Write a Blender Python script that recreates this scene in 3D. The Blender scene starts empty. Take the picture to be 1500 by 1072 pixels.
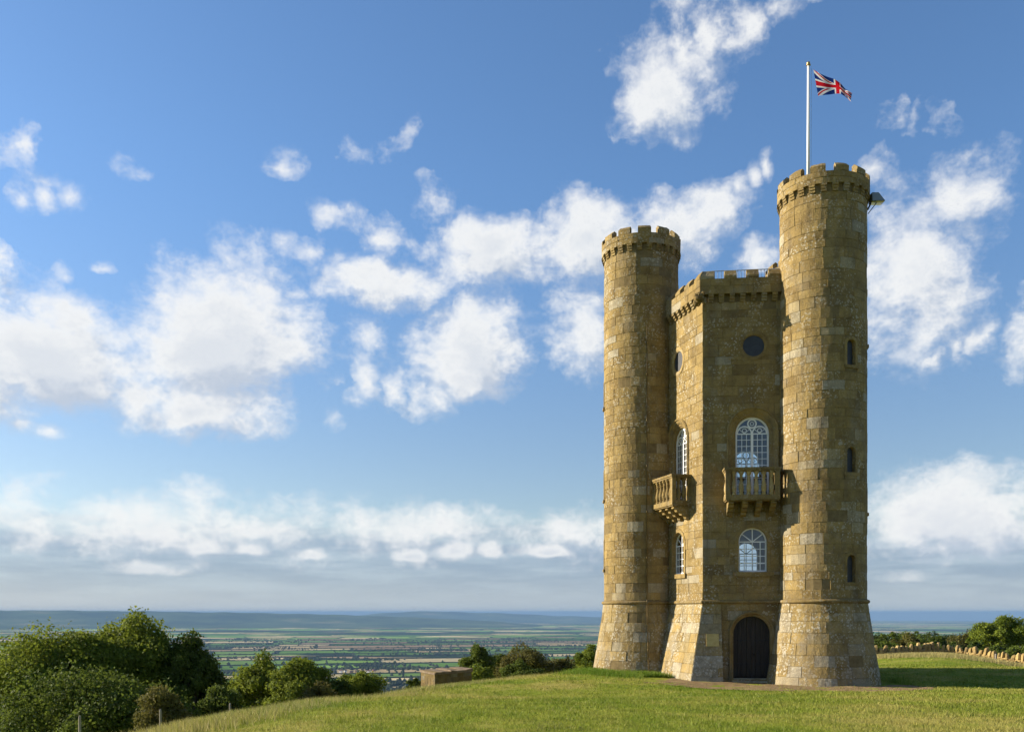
import bpy, math, random
import numpy as np
from mathutils import Vector

R_ = math.radians
SC = bpy.context.scene
COL = SC.collection

# ------------------------------------------------------------------ camera
EYE = 2.95                      # eye height above the foot of the tower
F_PX, W_PX, Y0 = 1377.4, 1500.0, 896.6
cam_d = bpy.data.cameras.new('camera')
cam_d.sensor_width = 36.0
cam_d.lens = 36.0 * F_PX / W_PX
cam_d.shift_y = (Y0 - 536.0) / W_PX
cam_d.clip_start, cam_d.clip_end = 0.1, 300000.0
cam = bpy.data.objects.new('camera', cam_d)
cam.location = (0, 0, EYE)
cam.rotation_euler = (R_(90), 0, 0)
COL.objects.link(cam)
SC.camera = cam

# ------------------------------------------------------------------ light
SUN_AZ, SUN_EL = R_(-76.5), R_(20.0)      # azimuth from the view direction (+Y), clockwise
sun_dir = Vector((math.sin(SUN_AZ) * math.cos(SUN_EL), math.cos(SUN_AZ) * math.cos(SUN_EL), math.sin(SUN_EL)))
sd = bpy.data.lights.new('sun', 'SUN')
sd.energy, sd.angle, sd.color = 4.5, R_(0.55), (1.0, 0.89, 0.72)
so = bpy.data.objects.new('sun', sd)
so.rotation_euler = sun_dir.to_track_quat('Z', 'Y').to_euler()
so.location = (-60, 20, 40)
COL.objects.link(so)
vs = SC.view_settings
vs.view_transform, vs.look, vs.exposure, vs.gamma = 'Standard', 'None', 1.35, 1.0
vs.use_curve_mapping = False
SC.render.engine = 'CYCLES'
SC.cycles.use_denoising = True
SC.cycles.max_bounces = 8
SC.cycles.diffuse_bounces = 3
SC.cycles.transparent_max_bounces = 16
SC.cycles.volume_bounces = 0
SC.cycles.use_adaptive_sampling = True
SC.cycles.adaptive_threshold = 0.015
SC.cycles.adaptive_min_samples = 12
SC.cycles.caustics_reflective = SC.cycles.caustics_refractive = False


# ------------------------------------------------------------------ node helper
class N:
    """small helper round one node tree"""
    def __init__(self, nt):
        self.nt = nt
    def n(self, typ, ins=None, out=0, **kw):
        nd = self.nt.nodes.new(typ)
        for k, v in kw.items():
            setattr(nd, k, v)
        for k, v in (ins or {}).items():
            s = nd.inputs[k]
            if isinstance(v, bpy.types.NodeSocket):
                self.nt.links.new(v, s)
            elif isinstance(v, bpy.types.Node):
                self.nt.links.new(v.outputs[0], s)
            else:
                s.default_value = v
        return nd.outputs[out] if out is not None else nd
    def m(self, op, a, b=None, c=None, clamp=False):
        ins = {0: a}
        if b is not None: ins[1] = b
        if c is not None: ins[2] = c
        return self.n('ShaderNodeMath', ins, operation=op, use_clamp=clamp)
    def vm(self, op, a, b=None, out=0):
        ins = {0: a}
        if b is not None: ins[1] = b
        return self.n('ShaderNodeVectorMath', ins, out=out, operation=op)
    def ss(self, x, lo, hi, a=0.0, b=1.0):
        return self.n('ShaderNodeMapRange', {0: x, 1: lo, 2: hi, 3: a, 4: b}, interpolation_type='SMOOTHSTEP')
    def mix(self, f, a, b, blend='MIX'):
        nd = self.nt.nodes.new('ShaderNodeMix'); nd.data_type = 'RGBA'; nd.blend_type = blend
        for k, v in ((0, f), (6, a), (7, b)):
            s = nd.inputs[k]
            if isinstance(v, bpy.types.NodeSocket): self.nt.links.new(v, s)
            else: s.default_value = (v + (1.0,)) if isinstance(v, tuple) and len(v) == 3 else v
        return nd.outputs[2]
    def noise(self, vec, scale, detail=4.0, rough=0.55, out=0, lac=2.0, dist=0.0):
        return self.n('ShaderNodeTexNoise', {'Vector': vec, 'Scale': scale, 'Detail': detail, 'Roughness': rough,
                                             'Lacunarity': lac, 'Distortion': dist}, out=out)
    def ramp(self, fac, stops, interp='LINEAR'):
        nd = self.nt.nodes.new('ShaderNodeValToRGB')
        cr = nd.color_ramp; cr.interpolation = interp
        while len(cr.elements) < len(stops): cr.elements.new(0.5)
        for e, (p, c) in zip(cr.elements, stops):
            e.position = p; e.color = tuple(c) + (1.0,) if len(c) == 3 else c
        self.nt.links.new(fac, nd.inputs[0])
        return nd.outputs[0]


def new_mat(name):
    m = bpy.data.materials.new(name); m.use_nodes = True
    m.node_tree.nodes.clear()
    k = N(m.node_tree)
    out = m.node_tree.nodes.new('ShaderNodeOutputMaterial')
    return m, k, out


def bsdf(k, out, color, rough=0.9, normal=None, spec=0.2, metal=0.0):
    ins = {'Base Color': color, 'Roughness': rough, 'Metallic': metal, 'Specular IOR Level': spec}
    if normal is not None: ins['Normal'] = normal
    b = k.n('ShaderNodeBsdfPrincipled', ins)
    k.nt.links.new(b, out.inputs['Surface'])
    return b


# ------------------------------------------------------------------ world: sky with clouds
world = bpy.data.worlds.new('World'); SC.world = world; world.use_nodes = True
wt = world.node_tree; wt.nodes.clear(); wk = N(wt)
sky = wk.n('ShaderNodeTexSky', {}, sky_type='NISHITA', sun_disc=False, sun_elevation=SUN_EL,
           sun_rotation=SUN_AZ, altitude=300.0, air_density=1.0, dust_density=0.6, ozone_density=2.2)
tc = wk.n('ShaderNodeTexCoord', {}, out=0)
nrm = wk.vm('NORMALIZE', tc)
sx, sy, sz = [wk.n('ShaderNodeSeparateXYZ', {0: nrm}, out=i) for i in range(3)]
az = wk.m('ARCTAN2', sx, sy)
el = wk.m('ARCSINE', sz)


def azel(px, py):
    u, v = (px - 750.0) / F_PX, (Y0 - py) / F_PX
    return math.atan2(u, 1.0), math.atan2(v, math.hypot(u, 1.0))


# cumulus banks: centre and half size in degrees of sky as measured on the view, tilt, weight, kind
CLOUDS = [
    (330, 490, 165, 110, 0, 1.15), (322, 430, 50, 55, 0, 0.75), (430, 505, 60, 58, 0, 0.6), (290, 585, 165, 62, 0, 0.85), (190, 560, 110, 60, 0, 0.7), (70, 520, 190, 85, 0, 1.1), (100, 460, 120, 45, 0, 0.7), (-60, 520, 170, 110, 0, 1.0),
    (720, 388, 270, 46, 8, 0.84), (555, 340, 105, 32, -10, 0.52), (860, 350, 225, 64, 6, 0.94), (960, 322, 140, 44, 8, 0.62), (480, 424, 80, 18, 5, 0.44),
    (690, 508, 105, 80, 0, 1.05), (545, 495, 70, 45, 0, 0.5), (580, 560, 65, 50, -20, 0.58), (640, 580, 55, 40, 0, 0.6), (855, 480, 85, 85, 0, 0.8), (520, 580, 50, 25, 45, 0.4),
    (975, 122, 112, 84, 0, 0.84), (930, 150, 60, 80, 0, 0.55), (1045, 45, 80, 62, 10, 0.66), (1150, 8, 90, 30, 5, 0.5), (1000, 5, 60, 30, 0, 0.45),
    (1345, 410, 115, 160, -15, 0.78), (1420, 290, 90, 80, 40, 0.6), (1300, 250, 50, 40, 0, 0.42), (1130, 375, 60, 40, 0, 0.5),
    (1100, 258, 35, 28, 30, 0.6), (1395, 512, 65, 35, 20, 0.55), (1500, 500, 50, 55, 0, 0.6), (1350, 172, 60, 34, -10, 0.27),
    (68, 292, 55, 28, 10, 0.58), (62, 265, 50, 16, 0, 0.4), (418, 240, 45, 26, 0, 0.52), (455, 368, 65, 22, -8, 0.48), (5, 388, 35, 40, 0, 0.7), (94, 401, 20, 18, 0, 0.45), (150, 391, 25, 10, 0, 0.42), (10, 215, 35, 40, 0, 0.45), (25, 622, 75, 16, -8, 0.5),
    (560, 215, 60, 30, 20, 0.3), (190, 245, 50, 25, 0, 0.28), (640, 295, 45, 40, 30, 0.45),
    # low bank along the horizon
    (220, 768, 400, 60, 0, 0.62), (620, 778, 440, 56, -1, 0.62), (1400, 750, 190, 75, 0, 1.0), (1750, 740, 260, 90, 0, 1.0), (-250, 765, 300, 50, 0, 0.85),
    (305, 796, 46, 20, 0, 0.85), (372, 802, 46, 16, 0, 0.85), (232, 830, 80, 13, 0, 0.8), (285, 826, 45, 14, 0, 0.5), (455, 809, 32, 11, 0, 0.85), (605, 811, 44, 13, 0, 0.9), (668, 806, 40, 22, 0, 0.92), (717, 806, 30, 16, 0, 0.88), (802, 807, 66, 13, 0, 0.9), (240, 797, 55, 11, 0, 0.5), (1330, 790, 90, 30, 0, 0.6), (1330, 845, 60, 10, 0, 0.4),
]


def cloud_group():
    g = bpy.data.node_groups.new('cloud_field', 'ShaderNodeTree')
    g.interface.new_socket('Az', in_out='INPUT', socket_type='NodeSocketFloat')
    g.interface.new_socket('El', in_out='INPUT', socket_type='NodeSocketFloat')
    g.interface.new_socket('Field', in_out='OUTPUT', socket_type='NodeSocketFloat')
    gi, go = g.nodes.new('NodeGroupInput'), g.nodes.new('NodeGroupOutput')
    k = N(g)
    p = k.n('ShaderNodeCombineXYZ', {0: gi.outputs[0], 1: gi.outputs[1], 2: 0.0})
    # ragged edges: push the coordinate about before measuring the distance to each bank
    w1 = k.noise(p, 13.0, 5.0, 0.62, out=1)
    w2 = k.n('ShaderNodeVectorMath', {0: w1, 1: (-0.5, -0.5, -0.5)}, operation='ADD')
    w3 = k.n('ShaderNodeVectorMath', {0: w2, 1: (0.105, 0.075, 0.0)}, operation='MULTIPLY')
    q = k.vm('ADD', p, w3)
    qs = k.vm('ADD', p, k.n('ShaderNodeVectorMath', {0: w2, 1: (0.034, 0.022, 0.0)}, operation='MULTIPLY'))
    acc = None
    for (px, py, hx, hy, rot, wgt) in CLOUDS:
        a, e = azel(px, py)
        ux, uy = 1.08 * hx / F_PX * math.cos(a), 1.08 * hy / F_PX * math.cos(e)
        parts = [(a, e, ux, uy)]
        if rot and ux > uy * 1.3:           # a tilted bank: three overlapping ones along its axis
            dx, dy = 0.55 * ux, 0.55 * ux * math.tan(R_(rot))
            parts = [(a - dx, e - dy, ux * 0.5, uy), (a, e, ux * 0.55, uy), (a + dx, e + dy, ux * 0.5, uy)]
        for (a2, e2, vx, vy) in parts:
            small = hx < 90 and hy < 30
            heap = not rot and (small or hy > 50)       # cumulus: level foot, heaped top
            if heap: e2 -= 0.22 * vy
            t = k.n('ShaderNodeVectorMath', {0: qs if small else q, 1: (1 / vx, 1 / vy, 0.0), 2: (-a2 / vx, -e2 / vy, 0.0)}, operation='MULTIPLY_ADD')
            if heap:
                t = k.n('ShaderNodeVectorMath', {0: k.n('ShaderNodeVectorMath', {0: t}, operation='ABSOLUTE'), 1: (0.0, -0.34, 0.0), 2: t}, operation='MULTIPLY_ADD')
            ln = k.n('ShaderNodeVectorMath', {0: t}, out=1, operation='LENGTH')
            t = k.m('MULTIPLY_ADD', ln, -wgt, wgt)
            acc = k.m('MAXIMUM', t, 0.0) if acc is None else k.m('SMOOTH_MAX', acc, t, 0.12)
    # elsewhere in the sky, outside this view: scattered cumulus, thinned to lessen fill light
    sc = k.n('ShaderNodeVectorMath', {0: p, 1: (1.0, 1.7, 1.0)}, operation='MULTIPLY')
    gen = k.noise(sc, 4.2, 3.0, 0.5)
    gen = k.ss(gen, 0.54, 0.74, 0.0, 0.85)
    away = k.ss(k.m('ABSOLUTE', gi.outputs[0]), 0.50, 0.68)
    away = k.m('MAXIMUM', away, k.ss(gi.outputs[1], 0.58, 0.72))
    acc = k.m('MAXIMUM', acc, k.m('MULTIPLY', gen, away))
    # billows
    pw = k.n('ShaderNodeVectorMath', {0: p, 1: (1.0, 1.35, 1.0)}, operation='MULTIPLY')
    b1 = k.noise(pw, 26.0, 9.0, 0.6, lac=2.1)
    b2 = k.noise(pw, 9.0, 3.0, 0.5)
    f = k.m('ADD', acc, k.m('MULTIPLY', k.m('SUBTRACT', b1, 0.5), 0.92))
    f = k.m('ADD', f, k.m('MULTIPLY', k.m('SUBTRACT', b2, 0.5), 0.30))
    b3 = k.noise(k.n('ShaderNodeVectorMath', {0: q, 1: (1.0, 1.5, 1.0)}, operation='MULTIPLY'), 75.0, 5.0, 0.65)
    f = k.m('ADD', f, k.m('MULTIPLY', k.m('SUBTRACT', b3, 0.5), 0.30))
    # nothing where no bank is near
    f = k.m('SUBTRACT', f, k.ss(acc, 0.0, 0.14, 0.4, 0.0))
    g.links.new(f, go.inputs[0])
    return g


CG = cloud_group()


def field(a, e):
    nd = wt.nodes.new('ShaderNodeGroup'); nd.node_tree = CG
    wt.links.new(a, nd.inputs[0]); wt.links.new(e, nd.inputs[1])
    return nd.outputs[0]


f0 = field(az, el)
dens = wk.ss(f0, 0.07, 0.70)
# layered grey haze bank low over the horizon
ex = wk.m('ADD', el, wk.m('MULTIPLY', wk.m('SUBTRACT', wk.noise(wk.n('ShaderNodeCombineXYZ', {0: az, 1: wk.m('MULTIPLY', el, 9.0)}), 7.0, 3.0, 0.55), 0.5), 0.035))
low = wk.ss(ex, 0.105, 0.065)
streak = wk.noise(wk.n('ShaderNodeCombineXYZ', {0: az, 1: wk.m('MULTIPLY', el, 8.0)}), 8.0, 4.0, 0.55)
lowcol = wk.mix(wk.ss(streak, 0.38, 0.66), (2.15, 3.0, 4.3), (3.3, 4.2, 5.3))
lowcol = wk.mix(wk.ss(ex, 0.045, 0.0, 0.0, 0.85), lowcol, (3.75, 4.55, 5.4))
# the air is very clear: the model's colour, deepened
skyc = wk.n('ShaderNodeMix', {0: 1.0, 6: sky, 7: wk.mix(wk.ss(el, 0.08, 0.45), (1.06, 1.05, 1.10), (1.04, 1.29, 1.52))}, out=2, data_type='RGBA', blend_type='MULTIPLY')
base = wk.mix(wk.m('MULTIPLY', low, 0.75), skyc, lowcol)
# far cloud fades into the haze
cov = wk.m('MULTIPLY', dens, wk.ss(el, 0.0, 0.085, 0.3, 0.97))
cov = wk.m('MULTIPLY', cov, wk.ss(el, -0.01, 0.01))
# cloud brightness: the side of a billow that faces the low sun on the left is bright, the other and the thick core grey
f1 = field(wk.m('ADD', az, -0.014), wk.m('ADD', el, 0.022))       # the same air a little nearer the sun
lit = wk.ss(wk.m('SUBTRACT', f0, f1), -0.40, 0.16)
core = wk.ss(f0, 0.40, 1.05)
lit = wk.m('MULTIPLY', lit, wk.m('SUBTRACT', 1.0, wk.m('MULTIPLY', core, 0.52)), clamp=True)
ccol = wk.mix(lit, (4.3, 4.85, 5.7), (7.7, 7.7, 7.6))
SKY_STRENGTH = 0.05
bg = wk.n('ShaderNodeMixShader', {0: cov, 1: wk.n('ShaderNodeBackground', {0: base, 1: SKY_STRENGTH}),
                                  2: wk.n('ShaderNodeBackground', {0: ccol, 1: SKY_STRENGTH})})
world.cycles.sampling_method = 'MANUAL'
world.cycles.sample_map_resolution = 256
wo = wt.nodes.new('ShaderNodeOutputWorld')
wt.links.new(bg, wo.inputs['Surface'])


# ------------------------------------------------------------------ object helpers
def tag(o, label=None, cat=None, group=None, kind=None):
    if label: o['label'] = label
    if cat: o['category'] = cat
    if group: o['group'] = group
    if kind: o['kind'] = kind
    return o


def empty(name, loc=(0, 0, 0), parent=None):
    o = bpy.data.objects.new(name, None); COL.objects.link(o)
    o.empty_display_size = 0.3; o.location = loc
    if parent: o.parent = parent
    return o


def link(name, me, parent=None):
    o = bpy.data.objects.new(name, me); COL.objects.link(o)
    if parent:
        o.parent = parent
        if parent.type == 'EMPTY' and not parent.get('at_origin'):
            pass
    return o


class MB:
    """collects faces (world coordinates) and links them as one mesh object"""
    def __init__(self):
        self.v, self.f, self.c = [], [], []
    def face(self, pts, col=(0.5, 0.5, 0.5)):
        b = len(self.v); self.v.extend(tuple(p) for p in pts)
        self.f.append(tuple(range(b, b + len(pts)))); self.c.append(col)
    def grid(self, rows, col=(0.5, 0.5, 0.5), closed=False):
        """rows of points, quads between them"""
        b = len(self.v); n = len(rows[0])
        for r in rows: self.v.extend(tuple(p) for p in r)
        for i in range(len(rows) - 1):
            for j in range(n if closed else n - 1):
                j2 = (j + 1) % n
                self.f.append((b + i * n + j, b + i * n + j2, b + (i + 1) * n + j2, b + (i + 1) * n + j)); self.c.append(col)
    def hexa(self, p, col=(0.5, 0.5, 0.5)):
        """8 corners: bottom ring of four, top ring of four"""
        b = len(self.v); self.v.extend(tuple(q) for q in p)
        for q in ((3, 2, 1, 0), (4, 5, 6, 7), (0, 1, 5, 4), (1, 2, 6, 5), (2, 3, 7, 6), (3, 0, 4, 7)):
            self.f.append(tuple(b + i for i in q)); self.c.append(col)
    def box(self, fn, t0, t1, z0, z1, d0, d1, col=(0.5, 0.5, 0.5)):
        self.hexa([fn(t, z, d) for z in (z0, z1) for t, d in ((t0, d0), (t1, d0), (t1, d1), (t0, d1))], col)
    def tube(self, p0, p1, r0, r1, n=8, col=(0.5, 0.5, 0.5), cap=True):
        p0, p1 = Vector(p0), Vector(p1); ax = (p1 - p0).normalized()
        a = ax.orthogonal().normalized(); c = ax.cross(a)
        ring = lambda p, r: [p + (a * math.cos(6.28318 * i / n) + c * math.sin(6.28318 * i / n)) * r for i in range(n)]
        self.grid([ring(p0, r0), ring(p1, r1)], col, closed=True)
        if cap:
            self.face(ring(p1, r1), col); self.face(ring(p0, r0)[::-1], col)
    def lathe(self, c, prof, n=24, col=(0.5, 0.5, 0.5), a0=0.0, a1=2 * math.pi):
        full = abs(a1 - a0 - 2 * math.pi) < 1e-6
        m = n if full else n + 1
        rows = [[(c[0] + r * math.sin(a0 + (a1 - a0) * i / n), c[1] + r * math.cos(a0 + (a1 - a0) * i / n), c[2] + z) for i in range(m)] for r, z in prof]
        self.grid(rows, col, closed=full)
    def mesh(self, name):
        me = bpy.data.meshes.new(name)
        me.from_pydata(self.v, [], self.f)
        at = me.attributes.new('tint', 'FLOAT_COLOR', 'FACE')
        at.data.foreach_set('color', np.array([tuple(c) + (1.0,) for c in self.c], dtype=np.float32).ravel())
        return me
    def build(self, name, mat, parent=None, origin=None, smooth=False, fix=True):
        me = self.mesh(name)
        if fix:
            import bmesh
            bm = bmesh.new(); bm.from_mesh(me)
            bmesh.ops.remove_doubles(bm, verts=bm.verts, dist=1e-5) if len(self.v) < 60000 else None
            bmesh.ops.recalc_face_normals(bm, faces=bm.faces)
            bm.to_mesh(me); bm.free()
        if origin is not None:
            me.transform(__import__('mathutils').Matrix.Translation(-Vector(origin)))
        if smooth:
            me.polygons.foreach_set('use_smooth', [True] * len(me.polygons))
        me.materials.append(mat)
        o = bpy.data.objects.new(name, me); COL.objects.link(o)
        if origin is not None: o.location = origin
        if parent:
            o.parent = parent
            if origin is None: o.matrix_parent_inverse = inv_of(parent)
            else: o.matrix_parent_inverse = inv_of(parent)
        return o


def inv_of(p):
    """parents here are only ever moved, never turned, so the inverse is a translation"""
    t = Vector((0, 0, 0)); q = p
    while q is not None:
        t += Vector(q.location)
        if q.parent is not None: t += q.matrix_parent_inverse.translation
        q = q.parent
    from mathutils import Matrix
    return Matrix.Translation(-t)


def fast_mesh(name, verts, nper, mat, col=None):
    """verts: (n, nper, 3) array, one polygon each; col: (n, 3) per-face colour"""
    n = len(verts)
    me = bpy.data.meshes.new(name)
    me.vertices.add(n * nper); me.vertices.foreach_set('co', verts.astype(np.float32).ravel())
    me.loops.add(n * nper); me.loops.foreach_set('vertex_index', np.arange(n * nper, dtype=np.int32))
    me.polygons.add(n)
    me.polygons.foreach_set('loop_start', np.arange(0, n * nper, nper, dtype=np.int32))
    me.polygons.foreach_set('loop_total', np.full(n, nper, dtype=np.int32))
    me.update(calc_edges=True)
    if col is not None:
        at = me.attributes.new('tint', 'FLOAT_COLOR', 'FACE')
        at.data.foreach_set('color', np.concatenate([col, np.ones((n, 1))], 1).astype(np.float32).ravel())
    me.materials.append(mat)
    return me


def px_ray(px, py, depth):
    """a point at that distance along a line of sight (used to read positions off the view)"""
    return ((px - 750.0) / F_PX * depth, depth, EYE + (Y0 - py) / F_PX * depth)


# ------------------------------------------------------------------ tower plan
C = Vector((8.167, 40.293)); TR = Vector((13.138, 39.748)); TL = Vector((6.155, 44.870))
O = TR + TL - C
SH = Vector((0.9, 0.1))
TB = 2 * O - C + SH; Q = 2 * O - TR + SH; P = 2 * O - TL + Vector((-0.1, 0.3))
OC = O + SH * 0.5
RT = 1.76                                   # turret radius

# ------------------------------------------------------------------ the hill
rng = np.random.default_rng(7)
ctrl = []                                   # x, y, z


def cp(px, py, d): ctrl.append(px_ray(px, py, d))


def cx(x, y, z): ctrl.append((x, y, z))


for x in (-6, 0, 6, 14): cx(x, 0, EYE - 1.6 + (x + 6) * 0.012)
for x in (-14, 0, 14): cx(x, -14, EYE - 1.5)
cx(-14, 0, EYE - 2.6)
for p_ in (500, 750, 1000, 1250, 1500): cp(p_, 1074, 13.0)
crest = [(300, 1063, 17), (390, 1046, 20.5), (470, 1030, 25), (600, 1013, 34), (700, 1001.5, 42), (800, 992, 48), (872, 985, 51)]
for c_ in crest: cp(*c_)
dirs = [(-1, .15), (-1, .25), (-1, .35), (-.95, .5), (-.8, .7), (-.55, .9), (-.3, 1)]
for c_, (dx, dy) in zip(crest, dirs):
    x, y, z = px_ray(*c_); l = math.hypot(dx, dy); dx /= l; dy /= l
    cx(x + 4 * dx, y + 4 * dy, z - 0.95); cx(x + 12 * dx, y + 12 * dy, z - 4.2); cx(x + 30 * dx, y + 30 * dy, z - 11.5); cx(x + 75 * dx, y + 75 * dy, z - 32)
for (x, y, z) in ((3.9, 44.4, 0.14), (5.4, 42.4, 0.12), (7.0, 40.0, 0.08), (8.5, 38.6, 0.02), (10, 37.6, 0.0), (13.1, 37.1, 0.0), (15.6, 37.8, -0.02), (16.2, 40.5, -0.05),
                  (10, 44, 0.0), (14, 45, -0.1), (8, 49, 0.05), (14, 52, -0.15), (10, 30, 0.36), (4, 30, 0.25), (17, 30, 0.4), (0, 30, 0.1), (20, 36, 0.02), (24, 45, 0.06), (22, 53, 0.0), (30, 50, -0.1)):
    cx(x, y, z)
wall_px = [(1262, 967, 76), (1300, 966, 76), (1340, 963, 76), (1370, 962, 76), (1400, 964.5, 75.5), (1440, 970, 74), (1475, 976, 72.5), (1510, 982, 71), (1560, 990, 69)]
for w_ in wall_px: cp(*w_)
for w_ in wall_px[1::3]:
    x, y, z = px_ray(*w_); cx(x * 0.86, y * 0.86, z + 0.25); cx(x * 1.1, y * 1.1, z - 1.6); cx(x * 1.5, y * 1.5, z - 6.5); cx(x * 2.2, y * 2.2, z - 17)
cx(45, 20, 0.4); cx(60, 0, 0.0); cx(60, -40, -4); cx(0, -60, -2); cx(-60, -40, -12); cx(-60, 10, -17); cx(90, 40, -6); cx(20, 110, -12); cx(0, 110, -20)
ctrl = np.array(ctrl)


def tps_fit(P_, z, lam=0.02):
    n = len(P_); d = np.linalg.norm(P_[:, None] - P_[None], axis=2)
    K = np.where(d > 0, d * d * np.log(d + 1e-12), 0) + lam * np.eye(n)
    A = np.zeros((n + 3, n + 3)); A[:n, :n] = K; A[:n, n] = 1; A[:n, n + 1:] = P_; A[n:, :n] = A[:n, n:].T
    return np.linalg.solve(A, np.concatenate([z, np.zeros(3)]))


TW = tps_fit(ctrl[:, :2], ctrl[:, 2])


def ground(x, y):
    x = np.atleast_1d(np.asarray(x, float)); y = np.atleast_1d(np.asarray(y, float))
    r = np.hypot(x, y); k = np.minimum(1.0, 105.0 / np.maximum(r, 1e-6))
    X, Y = x * k, y * k                     # beyond 105 m the scarp falls evenly away
    z = np.empty(len(X))
    for i in range(0, len(X), 20000):
        p = np.stack([X[i:i + 20000], Y[i:i + 20000]], 1)
        d = np.linalg.norm(p[:, None] - ctrl[None, :, :2], axis=2)
        z[i:i + 20000] = np.where(d > 0, d * d * np.log(d + 1e-12), 0) @ TW[:len(ctrl)] + TW[-3] + p @ TW[-2:]
    return z - np.maximum(0, r - 105.0) * 0.24


def gz(x, y): return float(ground(x, y)[0])


def wobble(x, y):
    return 0.022 * np.sin(x * 1.7 + 0.6 * np.sin(y * 0.9)) * np.sin(y * 1.3 + 1.1) + 0.012 * np.sin(x * 4.1 + y * 2.3) + 0.010 * np.sin(y * 5.3 - x * 1.9)


def polar_sheet(name, radii, angles, zfun, mat):
    a = np.asarray(angles); r = np.asarray(radii)
    X = r[:, None] * np.sin(a)[None]; Y = r[:, None] * np.cos(a)[None]
    Z = zfun(X.ravel(), Y.ravel())
    V = np.stack([X.ravel(), Y.ravel(), Z], 1)
    n, m = len(a), len(r)
    i, j = np.meshgrid(np.arange(m - 1), np.arange(n), indexing='ij'); j2 = (j + 1) % n
    F = np.stack([i * n + j, (i + 1) * n + j, (i + 1) * n + j2, i * n + j2], -1).reshape(-1, 4)[:, ::-1]
    me = bpy.data.meshes.new(name)
    me.from_pydata(V.tolist(), [], F.tolist())
    me.polygons.foreach_set('use_smooth', [True] * len(me.polygons))
    me.materials.append(mat); me.update()
    o = bpy.data.objects.new(name, me); COL.objects.link(o)
    return o


def view_angles(dense, half, coarse):
    return np.concatenate([np.linspace(-half, half, dense, endpoint=False), np.linspace(half, 2 * math.pi - half, coarse, endpoint=False)])


# lawn material: short turf, mottled green and straw
def lawn_colour(k, pos):
    n1 = k.noise(pos, 0.22, 4.0, 0.55)
    n2 = k.noise(pos, 1.6, 4.0, 0.6)
    n3 = k.noise(pos, 14.0, 3.0, 0.6)
    s = k.m('ADD', k.m('MULTIPLY', n1, 0.66), k.m('ADD', k.m('MULTIPLY', n2, 0.28), k.m('MULTIPLY', n3, 0.16)))
    return k.ramp(s, [(0.36, (0.078, 0.128, 0.008)), (0.47, (0.136, 0.184, 0.013)), (0.56, (0.200, 0.222, 0.026)), (0.66, (0.300, 0.264, 0.066))])


m_lawn, k, out = new_mat('turf')
pos = k.n('ShaderNodeNewGeometry', {}, out=0)
colr = lawn_colour(k, pos)
hgt = k.noise(pos, 22.0, 4.0, 0.7)
bsdf(k, out, colr, 0.95, k.n('ShaderNodeBump', {'Strength': 0.9, 'Distance': 0.03, 'Height': hgt}), 0.05)

hill = polar_sheet('hill', np.concatenate([[0.4], np.geomspace(1.5, 1500, 250)]), view_angles(300, 0.62, 70),
                   lambda x, y: ground(x, y) + wobble(x, y) * np.clip(1.6 - np.hypot(x, y) / 60, 0, 1), m_lawn)
tag(hill, kind='structure')

# ------------------------------------------------------------------ the vale far below
VALE, RE = EYE - 232.0, 6.37e6


def vale_z(x, y):
    r = np.hypot(x, y)
    return VALE - r * r / (2 * RE) * 0.87 + 9 * np.sin(x / 1900 + 1) * np.sin(y / 2600) * np.clip((r - 2000) / 6000, 0, 1)


FIELD_COLS = [(0.050, 0.105, 0.016), (0.095, 0.180, 0.026), (0.150, 0.245, 0.040), (0.340, 0.265, 0.135), (0.230, 0.165, 0.090), (0.070, 0.130, 0.022), (0.400, 0.330, 0.175), (0.120, 0.195, 0.040)]
m_vale, k, out = new_mat('farmland')
pos = k.n('ShaderNodeNewGeometry', {}, out=0)
mp = k.n('ShaderNodeMapping', {0: pos, 2: (0, 0, 0.35), 3: (1 / 430.0, 1 / 300.0, 0.0)})
wob = k.n('ShaderNodeVectorMath', {0: k.noise(mp, 0.35, 3.0, 0.5, out=1), 1: (1.6, 1.6, 0.0)}, operation='MULTIPLY')
mp = k.vm('ADD', mp, wob)
cell = k.n('ShaderNodeTexVoronoi', {'Vector': mp, 'Scale': 1.0, 'Randomness': 0.85}, out=1, voronoi_dimensions='2D')
edge = k.n('ShaderNodeTexVoronoi', {'Vector': mp, 'Scale': 1.0, 'Randomness': 0.85}, out=0, voronoi_dimensions='2D', feature='DISTANCE_TO_EDGE')
cr = k.n('ShaderNodeSeparateColor', {0: cell}, out=0)
fc = k.ramp(cr, [(i / 8.0, c) for i, c in enumerate(FIELD_COLS)], 'CONSTANT')
woods_cloud_shade = k.ss(k.noise(k.n('ShaderNodeMapping', {0: pos, 3: (1 / 5200.0, 1 / 3000.0, 0.0)}), 1.0, 6.0, 0.62), 0.50, 0.545)  # woodland; its dark colour also stands in for cloud shadow on the plain
trees_ = k.ss(edge, 0.05, 0.035)
fc = k.mix(1.0, fc, (1.35, 1.35, 1.35), 'MULTIPLY')
fc = k.mix(k.m('MAXIMUM', woods_cloud_shade, trees_), fc, (0.016, 0.030, 0.010))
fc = k.mix(1.0, fc, k.ramp(k.noise(pos, 0.02, 5.0, 0.65), [(0.3, (0.75, 0.75, 0.75)), (0.7, (1.15, 1.15, 1.15))]), 'MULTIPLY')
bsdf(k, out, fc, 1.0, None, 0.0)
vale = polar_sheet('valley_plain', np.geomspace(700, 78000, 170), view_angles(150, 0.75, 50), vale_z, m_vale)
tag(vale, kind='structure')

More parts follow.
